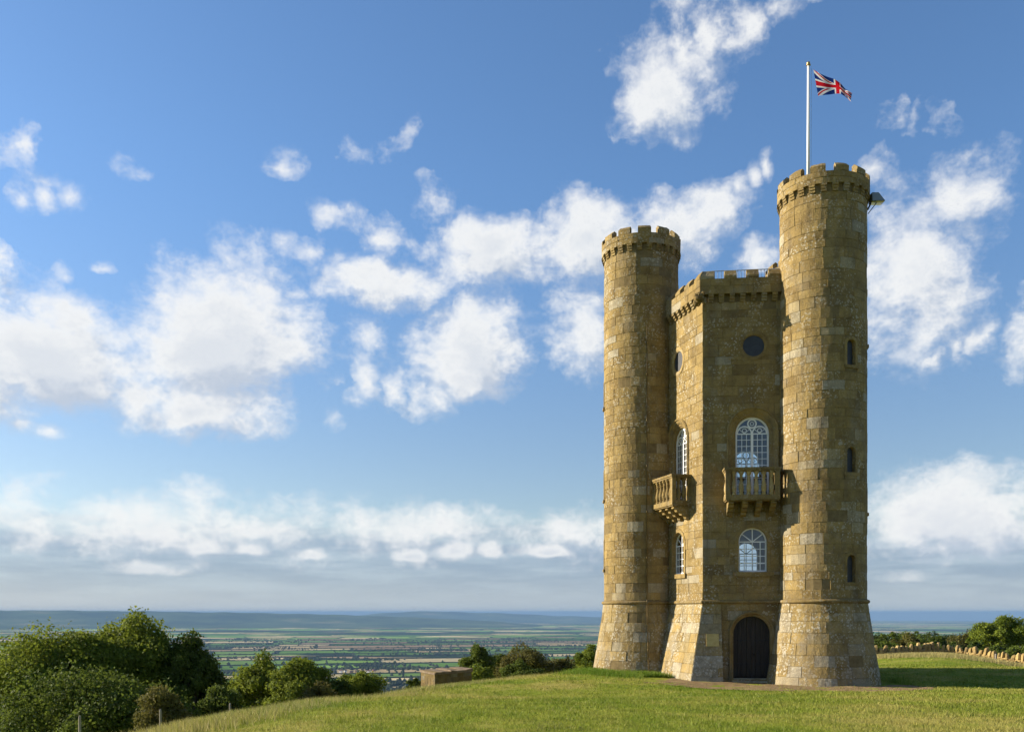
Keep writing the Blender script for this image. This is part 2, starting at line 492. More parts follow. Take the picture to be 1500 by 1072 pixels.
# blue ridges that close the view on the left
m_far, k, out = new_mat('far_hill_cover')
pos = k.n('ShaderNodeNewGeometry', {}, out=0)
bsdf(k, out, k.ramp(k.noise(k.n('ShaderNodeMapping', {0: pos, 3: (1 / 900.0, 1 / 900.0, 1 / 300.0)}), 1.0, 5.0, 0.6), [(0.35, (0.02, 0.035, 0.012)), (0.6, (0.07, 0.10, 0.03)), (0.75, (0.18, 0.16, 0.08))]), 1.0, None, 0.0)


def ridge(name, dist, depth, pts, mat):
    """pts: (px, py of the skyline) read off the photograph; a long mound with both flanks"""
    xs = np.linspace(pts[0][0], pts[-1][0], 160)
    ys = np.interp(xs, [p[0] for p in pts], [p[1] for p in pts])
    ys = ys + 0.35 * np.sin(xs * 0.11) + 0.25 * np.sin(xs * 0.047 + 1)
    rows = []
    for fr, hf in ((-1, 0), (-.6, .35), (-.25, .85), (0, 1), (.3, .8), (1, 0)):
        row = []
        for px, py in zip(xs, ys):
            a = math.atan2(px - 750.0, F_PX); r = dist + fr * depth
            x, y = r * math.sin(a), r * math.cos(a)
            top = EYE + (Y0 - py) / F_PX * dist * math.cos(a)
            low = float(vale_z(np.array([x]), np.array([y]))[0]) - 8
            row.append((x, y, low + max(0.0, top - low) * hf))
        rows.append(row)
    b = MB(); b.grid(rows)
    o = b.build(name, mat, smooth=True)
    return tag(o, kind='structure')


ridge('distant_hills', 18000, 3000, [(-900, 896), (-500, 894), (-200, 894.5), (0, 893.4), (120, 894), (260, 895.5), (420, 898), (560, 902), (700, 908), (800, 916)], m_far)
ridge('distant_hills', 27000, 3000, [(430, 906), (520, 901), (560, 897.5), (600, 895.6), (640, 895.0), (690, 896.5), (760, 899), (850, 902.5), (960, 906), (1050, 909)], m_far)

# nearest fields of the vale, each a sheet of its own
m_field, k, out = new_mat('field_crop')
at = k.n('ShaderNodeAttribute', {}, attribute_name='tint')
pos = k.n('ShaderNodeNewGeometry', {}, out=0)
fcol = k.mix(1.0, at, k.ramp(k.noise(pos, 0.025, 5.0, 0.65), [(0.3, (0.72, 0.72, 0.72)), (0.7, (1.15, 1.15, 1.15))]), 'MULTIPLY')
bsdf(k, out, fcol, 1.0, None, 0.0)
frng = random.Random(11)
hedge_pts = []
fa = 0.22
ca, sa = math.cos(fa), math.sin(fa)
nfield = 0
ROWS = []
yy = 2500.0
while yy < 8200:
    h = frng.uniform(210, 480) * (yy / 4200) ** 0.5
    xx = -0.42 * yy - frng.uniform(0, 300)
    while xx < 0.16 * yy:
        w = frng.uniform(320, 900)
        ROWS.append((xx, xx + w, yy, yy + h)); xx += w
    yy += h
for (x0, x1, y0_, y1) in ROWS:
    g = 7.0
    cs = [(x0 + g, y0_ + g), (x1 - g, y0_ + g), (x1 - g + frng.uniform(-25, 25), y1 - g), (x0 + g + frng.uniform(-25, 25), y1 - g)]
    pts = [(x * ca - (y - 4500) * sa, 4500 + x * sa + (y - 4500) * ca) for x, y in cs]
    mx, my = sum(p[0] for p in pts) / 4, sum(p[1] for p in pts) / 4
    if my < 2350 or not (-0.40 < mx / my < 0.14): continue
    for i in range(4):
        hedge_pts.append((pts[i], pts[(i + 1) % 4]))
    wood = frng.random() < 0.16
    if wood or nfield >= 280:
        continue
    col = FIELD_COLS[min(7, int(frng.random() * 8))]
    b = MB(); rows = []
    for j in range(4):
        row = []
        for i in range(4):
            u, v = i / 3, j / 3
            x = (pts[0][0] * (1 - u) + pts[1][0] * u) * (1 - v) + (pts[3][0] * (1 - u) + pts[2][0] * u) * v
            y = (pts[0][1] * (1 - u) + pts[1][1] * u) * (1 - v) + (pts[3][1] * (1 - u) + pts[2][1] * u) * v
            row.append((x, y, float(vale_z(np.array([x]), np.array([y]))[0]) + 1.2))
        rows.append(row)
    b.grid(rows, col)
    b.build('field', m_field, vale); nfield += 1

# ------------------------------------------------------------------ foliage material
def leaf_material(name, dark, light, trans=0.35):
    m, k, out = new_mat(name)
    at = k.n('ShaderNodeAttribute', {}, attribute_name='tint')
    t = k.n('ShaderNodeSeparateColor', {0: at}, out=0)
    col = k.mix(t, dark, light)
    d = k.n('ShaderNodeBsdfPrincipled', {'Base Color': col, 'Roughness': 0.7, 'Specular IOR Level': 0.08})
    tr = k.n('ShaderNodeBsdfTranslucent', {0: k.mix(0.5, col, tuple(c * 1.25 for c in light))})
    s = k.n('ShaderNodeMixShader', {0: trans, 1: d, 2: tr})
    k.nt.links.new(s, out.inputs['Surface'])
    return m


m_leaf = leaf_material('leaves_green', (0.0564, 0.0901, 0.0101), (0.1879, 0.2192, 0.0251))
m_leaf2 = leaf_material('leaves_dark', (0.0337, 0.0577, 0.0097), (0.1081, 0.1381, 0.0216))
m_leaf3 = leaf_material('leaves_brownish', (0.0515, 0.0543, 0.0131), (0.1404, 0.1264, 0.0328))
m_leaf4 = leaf_material('leaves_far', (0.0190, 0.0311, 0.0086), (0.0535, 0.0691, 0.0156), 0.2)
m_bark, k, out = new_mat('bark')
pos = k.n('ShaderNodeNewGeometry', {}, out=0)
bn = k.noise(k.n('ShaderNodeMapping', {0: pos, 3: (9, 9, 1.5)}), 1.5, 5.0, 0.6)
bsdf(k, out, k.ramp(bn, [(0.3, (0.03, 0.024, 0.017)), (0.7, (0.12, 0.10, 0.075))]), 0.95, k.n('ShaderNodeBump', {'Strength': 0.8, 'Distance': 0.05, 'Height': bn}), 0.1)

# hedgerow trees and copses of the vale: one mass of small crowns
def vale_woods():
    r = np.random.default_rng(3)
    P_, S_ = [], []
    for (a, b) in hedge_pts:
        L_ = math.hypot(b[0] - a[0], b[1] - a[1]); n = int(L_ / 46)
        if n < 1: continue
        t = r.random(n)
        x = a[0] + (b[0] - a[0]) * t + r.normal(0, 3, n); y = a[1] + (b[1] - a[1]) * t + r.normal(0, 3, n)
        P_.append(np.stack([x, y], 1)); S_.append(r.uniform(2.2, 5.2, n) * np.where(r.random(n) < 0.22, 1.7, 1.0))
    # copses and woods in the middle distance
    for i in range(80):
        d = 2600 * (9.0 / 2.6) ** r.random(); a = r.uniform(-0.42, 0.30)
        n = int(r.uniform(15, 120)); sx_, sy_ = r.uniform(40, 260), r.uniform(20, 70)
        P_.append(np.stack([d * math.sin(a) + r.normal(0, sx_, n), d * math.cos(a) + r.normal(0, sy_, n)], 1)); S_.append(r.uniform(4, 8, n))
    P2, S2 = np.concatenate(P_), np.concatenate(S_)
    n = len(P2)
    z = vale_z(P2[:, 0], P2[:, 1])
    tmpl = []
    for lvl, rad in ((0.0, .8), (0.55, 1.0), (0.95, .55)):
        tmpl += [(rad * math.cos(j * 1.2566 + lvl), rad * math.sin(j * 1.2566 + lvl), lvl * 1.55) for j in range(5)]
    tmpl.append((0, 0, 1.85))
    T = np.array(tmpl)
    F = []
    for l in range(2):
        for j in range(5):
            j2 = (j + 1) % 5; F += [(l * 5 + j, l * 5 + j2, l * 5 + 5 + j2), (l * 5 + j, l * 5 + 5 + j2, l * 5 + 5 + j)]
    F += [(10 + j, 10 + (j + 1) % 5, 15) for j in range(5)]
    F = np.array(F)
    jit = 1 + r.uniform(-.25, .25, (n, 16, 1))
    V = T[None] * jit * S2[:, None, None] + np.stack([P2[:, 0], P2[:, 1], z - 1], 1)[:, None]
    tri = V[:, F].reshape(-1, 3, 3)
    col = np.repeat(r.random((n, 1)), len(F), 0) * np.ones((1, 3))
    # the hedges themselves
    hs = []
    for (a, b) in hedge_pts:
        dx, dy = b[0] - a[0], b[1] - a[1]; L_ = math.hypot(dx, dy)
        if L_ < 5: continue
        nx, ny = -dy / L_ * 2.2, dx / L_ * 2.2; n_ = max(1, int(L_ / 60))
        for i in range(n_):
            p0 = (a[0] + dx * i / n_, a[1] + dy * i / n_); p1 = (a[0] + dx * (i + 1) / n_, a[1] + dy * (i + 1) / n_)
            z0, z1 = vale_z(np.array([p0[0], p1[0]]), np.array([p0[1], p1[1]])); h0, h1 = r.uniform(2.4, 4.6, 2)
            A, B = (p0[0] + nx, p0[1] + ny, z0), (p0[0] - nx, p0[1] - ny, z0)
            C_, D_ = (p1[0] + nx, p1[1] + ny, z1), (p1[0] - nx, p1[1] - ny, z1)
            T0, T1 = (p0[0], p0[1], z0 + h0 + 1), (p1[0], p1[1], z1 + h1 + 1)
            hs += [(A, C_, T1), (A, T1, T0), (B, T0, T1), (B, T1, D_)]
    hs = np.array(hs); tri = np.concatenate([tri, hs]); col = np.concatenate([col, r.uniform(.1, .6, (len(hs), 1)) * np.ones((1, 3))])
    me = fast_mesh('vale_woodland', tri, 3, m_leaf4, col)
    o = link('vale_woodland', me)
    tag(o, 'small dark hedgerow trees and copses scattered over the vale', 'woodland', kind='stuff')
    return n


nw = vale_woods()

# ------------------------------------------------------------------ stone materials
def stone_mat(name, lichen=0.5, grey=0.0, dark=1.0):
    m, k, out = new_mat(name)
    at = k.n('ShaderNodeAttribute', {}, attribute_name='tint')
    hue, val, lic = [k.n('ShaderNodeSeparateColor', {0: at}, out=i) for i in range(3)]
    pos = k.n('ShaderNodeNewGeometry', {}, out=0)
    base = k.ramp(hue, [(0.0, (0.165, 0.116, 0.047)), (0.28, (0.202, 0.143, 0.056)), (0.52, (0.236, 0.169, 0.065)), (0.76, (0.272, 0.198, 0.080)), (0.90, (0.256, 0.200, 0.100)), (0.95, (0.27, 0.230, 0.150)), (1.0, (0.30, 0.262, 0.185))])
    base = k.mix(1.0, base, k.n('ShaderNodeCombineColor', {0: val, 1: val, 2: val}), 'MULTIPLY')
    # soft grain inside each block
    g1 = k.noise(pos, 2.3, 6.0, 0.62); g2 = k.noise(pos, 24.0, 4.0, 0.65)
    base = k.mix(1.0, base, k.ramp(g1, [(0.28, (0.66, 0.62, 0.56)), (0.5, (1.0, 1.0, 1.0)), (0.75, (1.22, 1.20, 1.12))]), 'MULTIPLY')
    base = k.mix(1.0, base, k.ramp(g2, [(0.3, (0.80, 0.79, 0.77)), (0.7, (1.16, 1.16, 1.16))]), 'MULTIPLY')
    # rain-washed grey and dark soot with its own patchy shape, drawn out downwards
    st = k.noise(k.n('ShaderNodeMapping', {0: pos, 3: (1.5, 1.5, 0.42)}), 1.0, 6.0, 0.6)
    base = k.mix(k.ss(st, 0.50, 0.72, 0.0, 0.62), base, (0.115, 0.090, 0.055))
    sk = k.noise(k.n('ShaderNodeMapping', {0: pos, 3: (4.5, 4.5, 0.22)}), 1.0, 4.0, 0.6)
    base = k.mix(k.ss(sk, 0.55, 0.75, 0.0, 0.45), base, (0.095, 0.075, 0.045))
    gy = k.noise(k.n('ShaderNodeMapping', {0: pos, 1: (7, 3, 1), 3: (0.9, 0.9, 0.7)}), 1.0, 5.0, 0.65)
    base = k.mix(k.ss(gy, 0.50, 0.70, 0.0, 0.25 + grey), base, (0.245, 0.212, 0.150))
    # lichen: pale rosettes and crusts
    warp = k.vm('ADD', pos, k.n('ShaderNodeVectorMath', {0: k.noise(pos, 9.0, 3.0, 0.6, out=1), 1: (0.16, 0.16, 0.16)}, operation='MULTIPLY'))
    v1 = k.n('ShaderNodeTexVoronoi', {'Vector': warp, 'Scale': 3.1}, out=0)
    v2 = k.n('ShaderNodeTexVoronoi', {'Vector': warp, 'Scale': 8.5}, out=0)
    patch = k.ss(k.noise(pos, 0.75, 4.0, 0.6), 0.44 - 0.10 * lichen, 0.66 - 0.10 * lichen)
    l1 = k.ss(v1, 0.20 + 0.10 * lichen, 0.13 + 0.08 * lichen)
    l2 = k.ss(v2, 0.33 + 0.08 * lichen, 0.25 + 0.05 * lichen)
    lf = k.m('MULTIPLY', k.m('MAXIMUM', k.m('MULTIPLY', l1, 0.8), l2), k.m('MULTIPLY', patch, 0.35 + 0.5 * lichen))
    lf = k.m('MULTIPLY', lf, k.ss(lic, 0.05, 0.6, 0.25, 1.0))
    base = k.mix(lf, base, (0.42, 0.39, 0.31))
    # ochre lichen
    v3 = k.noise(pos, 3.4, 5.0, 0.7)
    base = k.mix(k.ss(v3, 0.60, 0.72, 0.0, 0.5), base, (0.30, 0.19, 0.04))
    if dark != 1.0:
        base = k.mix(1.0, base, (dark, dark, dark), 'MULTIPLY')
    bump = k.m('ADD', k.m('MULTIPLY', g2, 0.45), k.m('ADD', k.noise(pos, 7.0, 5.0, 0.65), k.m('MULTIPLY', lf, 0.25)))
    pits = k.ss(k.n('ShaderNodeTexVoronoi', {'Vector': warp, 'Scale': 6.0}, out=0), 0.0, 0.16)
    bump = k.m('ADD', bump, k.m('MULTIPLY', pits, 0.5))
    bsdf(k, out, base, 0.93, k.n('ShaderNodeBump', {'Strength': 0.75, 'Distance': 0.045, 'Height': bump}), 0.12)
    return m


m_stone = stone_mat('limestone_ashlar', 0.58, 0.10)
m_plinth = stone_mat('limestone_lichened', 0.85, 0.60)
m_trim = stone_mat('limestone_trim', 0.25, 0.05, 0.95)
m_pale = stone_mat('limestone_pale', 0.3, 0.75, 1.5)
m_mortar, k, out = new_mat('mortar')
pos = k.n('ShaderNodeNewGeometry', {}, out=0)
bsdf(k, out, k.ramp(k.noise(pos, 5.0, 4.0, 0.6), [(0.3, (0.12, 0.088, 0.042)), (0.7, (0.20, 0.150, 0.072))]), 1.0, None, 0.05)
m_white, k, out = new_mat('white_paint')
bsdf(k, out, (0.78, 0.77, 0.74, 1), 0.45, None, 0.4)
m_door, k, out = new_mat('dark_oak')
pos = k.n('ShaderNodeNewGeometry', {}, out=0)
wn = k.noise(k.n('ShaderNodeMapping', {0: pos, 3: (14, 14, 1.0)}), 1.0, 5.0, 0.6)
bsdf(k, out, k.ramp(wn, [(0.3, (0.010, 0.008, 0.006)), (0.7, (0.030, 0.024, 0.018))]), 0.6, k.n('ShaderNodeBump', {'Strength': 0.4, 'Distance': 0.01, 'Height': wn}), 0.3)
m_iron, k, out = new_mat('dark_iron')
bsdf(k, out, (0.02, 0.02, 0.022, 1), 0.5, None, 0.5, 0.6)
m_rail, k, out = new_mat('blue_grey_steel')
bsdf(k, out, (0.30, 0.38, 0.50, 1), 0.4, None, 0.5)
m_slate, k, out = new_mat('dark_slate_panel')
pos = k.n('ShaderNodeNewGeometry', {}, out=0)
bsdf(k, out, k.ramp(k.noise(pos, 5.0, 4.0, 0.6), [(0.3, (0.016, 0.018, 0.022)), (0.7, (0.032, 0.035, 0.042))]), 0.5, None, 0.4)
m_inner, k, out = new_mat('inner_plaster')
pos = k.n('ShaderNodeNewGeometry', {}, out=0)
bsdf(k, out, k.ramp(k.noise(pos, 1.2, 4.0, 0.6), [(0.3, (0.16, 0.13, 0.10)), (0.7, (0.24, 0.20, 0.15))]), 0.95, None, 0.1)
m_lead, k, out = new_mat('lead_roof')
bsdf(k, out, (0.16, 0.16, 0.17, 1), 0.6, None, 0.3)
m_glass, k, out = new_mat('window_glass')
fr = k.n('ShaderNodeFresnel', {0: 1.5})
gs = k.n('ShaderNodeMixShader', {0: k.m('ADD', k.m('MULTIPLY', fr, 0.85), 0.03, clamp=True), 1: k.n('ShaderNodeBsdfTransparent', {0: (0.90, 0.94, 0.95, 1)}),
                                 2: k.n('ShaderNodeBsdfGlossy', {0: (0.95, 0.95, 0.95, 1), 'Roughness': 0.02})})
k.nt.links.new(gs, out.inputs['Surface'])

# ------------------------------------------------------------------ tower
tower = empty('stone_tower', (OC.x, OC.y, 0))
tag(tower, 'tall golden stone folly tower with three round battlemented turrets on the hilltop', 'tower')
brng = random.Random(5)


def tint(grey_chance=0.07, lich=None):
    h = min(0.84, max(0.04, brng.gauss(0.46, 0.13)))
    if brng.random() < grey_chance: h = brng.uniform(0.9, 1.0)
    return (h, brng.uniform(0.90, 1.09), brng.random() if lich is None else lich)


def tint_p():
    h = min(1.0, max(0.3, brng.gauss(0.80, 0.13)))
    return (h, brng.uniform(0.90, 1.08), brng.random())


class Face:
    """one side of the body: t along the wall from A, z up, d outwards"""
    def __init__(s, A, B):
        s.A, s.u = A, (B - A).normalized(); s.len = (B - A).length
        n = Vector((s.u.y, -s.u.x))
        if n.dot(A - OC) < 0: n = -n
        s.n = n
    def __call__(s, t, z, d=0.0):
        p = s.A + s.u * t + s.n * d
        return (p.x, p.y, z)


U_L = Vector((-0.27, 0.963)).normalized()
F_CR, F_CL = Face(C, TR), Face(C, C + U_L * 5.0)
T_L = 2.4                          # its windows stand this far from the corner
F_QB, F_PB, F_RP, F_QL = Face(Q, TB), Face(P, TB), Face(P, TR), Face(Q, TL)


class Arch:
    """opening with half width w, foot zb, spring zs; round = full circle"""
    def __init__(s, t, w, zb, zs): s.t, s.w, s.zb, s.zs = t, w, zb, zs
    def hw(s, z):
        if z < s.zb - 1e-6 or z > s.zs + s.w: return 0.0
        if z <= s.zs and abs(s.zs - s.w - s.zb) > 1e-5: return s.w
        q = s.w ** 2 - (z - s.zs) ** 2
        return math.sqrt(q) if q > 0 else 0.0
    def path(s, n=20):
        """points and in-plane outward normals"""
        if s.zb >= s.zs - s.w - 1e-6 and s.zb < s.zs - s.w + 1e-6:      # circle
            return [((s.t + s.w * math.sin(a), s.zs + s.w * math.cos(a)), (math.sin(a), math.cos(a))) for a in [2 * math.pi * i / (2 * n) for i in range(2 * n)]], True
        o = [((s.t - s.w, s.zb), (-1, 0)), ((s.t - s.w, (s.zb + s.zs) / 2), (-1, 0))]
        for i in range(n + 1):
            a = -math.pi / 2 + math.pi * i / n
            o.append(((s.t + s.w * math.sin(a), s.zs + s.w * math.cos(a)), (math.sin(a), math.cos(a))))
        o += [((s.t + s.w, (s.zb + s.zs) / 2), (1, 0)), ((s.t + s.w, s.zb), (1, 0))]
        return o, False
    def grown(s, g):
        return Arch(s.t, s.w + g, s.zb - (g if s.zb >= s.zs - s.w - 1e-6 else 0), s.zs)


def sweep(b, fn, arch, prof, n=20, col=(0.5, 0.9, 0.4), closed_prof=False):
    """moulding: prof is a list of (offset outwards from the edge, depth d)"""
    path, circ = arch.path(n)
    pr = prof + [prof[0]] if closed_prof else prof
    rows = [[fn(p[0] + nn[0] * o, p[1] + nn[1] * o, d) for p, nn in path] for o, d in pr]
    b.grid(rows, col, closed=circ)


def inset_poly(poly, g):
    """move each edge of a counter-clockwise polygon inwards by g"""
    n = len(poly); out = []
    for i in range(n):
        p0, p1, p2 = Vector(poly[i - 1]), Vector(poly[i]), Vector(poly[(i + 1) % n])
        e1, e2 = (p1 - p0), (p2 - p1)
        if e1.length < 1e-9 or e2.length < 1e-9: out.append(tuple(p1)); continue
        n1 = Vector((-e1.y, e1.x)).normalized(); n2 = Vector((-e2.y, e2.x)).normalized()
        m = n1 + n2
        dd = max(0.35, m.dot(n1))
        q = p1 + m * (g / dd)
        out.append((q.x, q.y))
    return out


BLOCKS = []          # (owner, MB, centre, size, facing) of every single stone
GAP, CH, BACK = 0.0035, 0.010, 0.05


def emit(owner, b, ctr, nrm_, area):
    v = Vector((0, 0, EYE)) - Vector(ctr)
    d = v.length
    face = max(0.0, Vector(nrm_).dot(v.normalized()))
    BLOCKS.append((owner, b, ctr, area * face / (d * d)))


def flat_block(owner, mort, fn, poly, col, dout=0.0):
    """one stone of a flat wall from its outline (counter-clockwise in t, z)"""
    for p in mort: pass
    q0 = inset_poly(poly, GAP); q1 = inset_poly(poly, GAP + CH)
    b = MB()
    tilt = [brng.uniform(-.004, .004) for _ in range(3)]
    ct, cz = sum(p[0] for p in poly) / len(poly), sum(p[1] for p in poly) / len(poly)
    dd = lambda t, z: dout + tilt[0] * (t - ct) * 3 + tilt[1] * (z - cz) * 3
    back = [fn(t, z, -BACK) for t, z in q0]
    edge = [fn(t, z, dd(t, z) - CH) for t, z in q0]
    front = [fn(t, z, dd(t, z)) for t, z in q1]
    b.grid([back, edge, front], col, closed=True)
    b.face(front, col)
    a = 0.5 * abs(sum(poly[i][0] * poly[(i + 1) % len(poly)][1] - poly[(i + 1) % len(poly)][0] * poly[i][1] for i in range(len(poly))))
    n3 = (fn.n.x, fn.n.y, 0) if hasattr(fn, 'n') else (0, -1, 0)
    emit(owner, b, fn(ct, cz, 0), n3, a)


def courses(z0, z1, lo=0.31, hi=0.47):
    zs = [z0]
    while zs[-1] < z1 - lo * 0.7: zs.append(zs[-1] + brng.uniform(lo, hi))
    s = (z1 - z0) / (zs[-1] - z0)
    return [z0 + (z - z0) * s for z in zs]


def flat_wall(owner, mort, fn, t0, t1, z0, z1, openings, col_fn, lo=0.31, hi=0.47, wl=0.5, wh=1.1):
    zs = courses(z0, z1, lo, hi)
    for a, b_ in zip(zs[:-1], zs[1:]):
        ts = [t0]; 
        while ts[-1] < t1: ts.append(ts[-1] + brng.uniform(wl, wh) * (0.6 if len(ts) == 1 and brng.random() < .5 else 1))
        if t1 - ts[-2] < 0.2: ts.pop(-2)
        ts[-1] = t1
        segs = list(zip(ts[:-1], ts[1:]))
        hit = [o for o in openings if o.zb < b_ and o.zs + o.w > a]
        pieces = []
        for (x0, x1) in segs:
            poly = None; cut = False
            for o in hit:
                zsamp = [a + (b_ - a) * i / 24 for i in range(25)]
                hws = [o.hw(min(max(z, o.zb), o.zs + o.w)) if o.zb <= z <= o.zs + o.w else 0.0 for z in zsamp]
                # openings whose foot or head falls inside the course
                mw = max(hws + [o.hw(max(a, min(b_, o.zs)))])
                if x1 <= o.t - mw or x0 >= o.t + mw: continue
                cut = True
                zz = sorted(set([a, b_] + [z for z in (o.zb, o.zs, o.zs + o.w) if a < z < b_] + zsamp))
                def edge_at(z, side):
                    h = o.hw(z) if o.zb <= z <= o.zs + o.w else 0.0
                    return o.t + side * h
                # left piece
                for side in (-1, 1):
                    if side < 0 and x0 >= o.t: continue
                    if side > 0 and x1 <= o.t: continue
                    run = []
                    # split rows where the foot of the opening makes a step
                    bands = [a] + [z for z in (o.zb,) if a + 0.02 < z < b_ - 0.02] + [b_]
                    for ba, bb in zip(bands[:-1], bands[1:]):
                        mid = (ba + bb) / 2
                        inside = o.zb <= mid <= o.zs + o.w or (ba < o.zs + o.w and bb > o.zb)
                        pts_e = []
                        for z in [ba] + [z for z in zz if ba < z < bb] + [bb]:
                            zc = min(max(z, ba + 1e-4), bb - 1e-4)
                            e_ = edge_at(zc, side) if inside else o.t
                            e_ = min(max(e_, x0), x1)
                            pts_e.append((e_, z))
                        far = x0 if side < 0 else x1
                        keep = [p for p in pts_e if abs(p[0] - far) > 0.006]
                        if len(keep) < 2: continue
                        if side < 0:
                            poly = [(far, keep[0][1])] + keep + [(far, keep[-1][1])]
                        else:
                            poly = [(far, keep[-1][1])] + keep[::-1] + [(far, keep[0][1])]
                        pieces.append(poly)
            if not cut:
                pieces.append([(x0, a), (x1, a), (x1, b_), (x0, b_)])
        for poly in pieces:
            ar = 0.5 * sum(poly[i][0] * poly[(i + 1) % len(poly)][1] - poly[(i + 1) % len(poly)][0] * poly[i][1] for i in range(len(poly)))
            if abs(ar) < 0.003: continue
            if ar < 0: poly = poly[::-1]
            # drop repeated points
            pp = [p for i, p in enumerate(poly) if math.hypot(p[0] - poly[i - 1][0], p[1] - poly[i - 1][1]) > 1e-4]
            if len(pp) < 3: continue
            mort.face([fn(t, z, -0.016) for t, z in pp])
            flat_block(owner, [], fn, pp, col_fn(), brng.gauss(0, 0.005) - (0.012 if brng.random() < .06 else 0))


def cyl_block(owner, ctr, rfun, a0, a1, z0, z1, col, dout=0.0, seg=3, thick=BACK):
    """one stone of a round turret; angles clockwise from +Y"""
    b = MB(); rm = rfun((z0 + z1) / 2); ga, ca_ = GAP / rm, (GAP + CH) / rm
    def pt(a, z, d): 
        r = rfun(z) + d
        return (ctr.x + r * math.sin(a), ctr.y + r * math.cos(a), z)
    def loop(g, zg, d):
        A0, A1, Z0, Z1 = a0 + g, a1 - g, z0 + zg, z1 - zg
        aa = [A0 + (A1 - A0) * i / seg for i in range(seg + 1)]
        return [pt(a, Z0, d) for a in aa], [pt(a, Z1, d) for a in aa]
    e0, e1 = loop(ga, GAP, dout - CH); f0_, f1_ = loop(ca_, GAP + CH, dout); k0, k1 = loop(ga, GAP, -thick)
    ring = lambda lo_, hi_: lo_ + hi_[::-1]
    b.grid([ring(k0, k1), ring(e0, e1), ring(f0_, f1_)], col, closed=True)
    b.grid([f0_, f1_], col)
    am = (a0 + a1) / 2
    emit(owner, b, pt(am, (z0 + z1) / 2, 0), (math.sin(am), math.cos(am), 0), (a1 - a0) * rm * (z1 - z0))


def angle_to_cam(ctr): return math.atan2(-ctr.x, -ctr.y)


H_STR = 3.40                      # string course
FLARE = 0.54


def turret_r(z):
    if z >= H_STR: return RT
    s = (H_STR - z) / H_STR
    return RT + 0.03 + FLARE * (0.82 * s + 0.18 * s * s)


def round_wall(owner, mort, ctr, rfun, zs, slits, col_fn, wl=0.45, wh=1.1, thick=0.2):
    for a, b_ in zip(zs[:-1], zs[1:]):
        rm = rfun((a + b_) / 2)
        n = max(6, int(2 * math.pi * rm / brng.uniform(0.66, 0.88)))
        w = [brng.uniform(wl, wh) for _ in range(n)]; s = sum(w)
        ang = [brng.uniform(0, 1.0)]
        for q in w: ang.append(ang[-1] + q / s * 2 * math.pi)
        cuts = [(sl[0], sl[1] / rm) for sl in slits if sl[2] < b_ - 0.02 and sl[3] > a + 0.02]
        for a0, a1 in zip(ang[:-1], ang[1:]):
            iv = [(a0, a1)]
            for (sa_, sw) in cuts:
                nv = []
                for (u0, u1) in iv:
                    for kk in (-1, 0, 1, 2):
                        c0, c1 = sa_ - sw + kk * 2 * math.pi, sa_ + sw + kk * 2 * math.pi
                        if c1 <= u0 or c0 >= u1: continue
                        if c0 > u0 + 0.02: nv.append((u0, c0))
                        u0 = max(u0, c1)
                    if u1 > u0 + 0.02: nv.append((u0, u1))
                iv = nv
            jobs = [(u0, u1, a, b_) for (u0, u1) in iv]
            if a0 == ang[0]:
                for sl in slits:
                    if sl[2] < b_ - 0.02 and sl[3] > a + 0.02:
                        if sl[2] > a + 0.03: jobs.append((sl[0] - sl[1] / rm, sl[0] + sl[1] / rm, a, sl[2]))
                        if sl[3] < b_ - 0.03: jobs.append((sl[0] - sl[1] / rm, sl[0] + sl[1] / rm, sl[3], b_))
            for (u0, u1, ja, jb) in jobs:
                d = brng.gauss(0, 0.006) - (brng.uniform(.012, .03) if brng.random() < .08 else 0)
                cyl_block(owner, ctr, rfun, u0, u1, ja, jb, col_fn(), d, 3)
                mort.grid([[(ctr.x + (rfun(z) - .016) * math.sin(u0 + (u1 - u0) * i / 3), ctr.y + (rfun(z) - .016) * math.cos(u0 + (u1 - u0) * i / 3), z) for i in range(4)] for z in (ja, jb)])


SLITS = {}


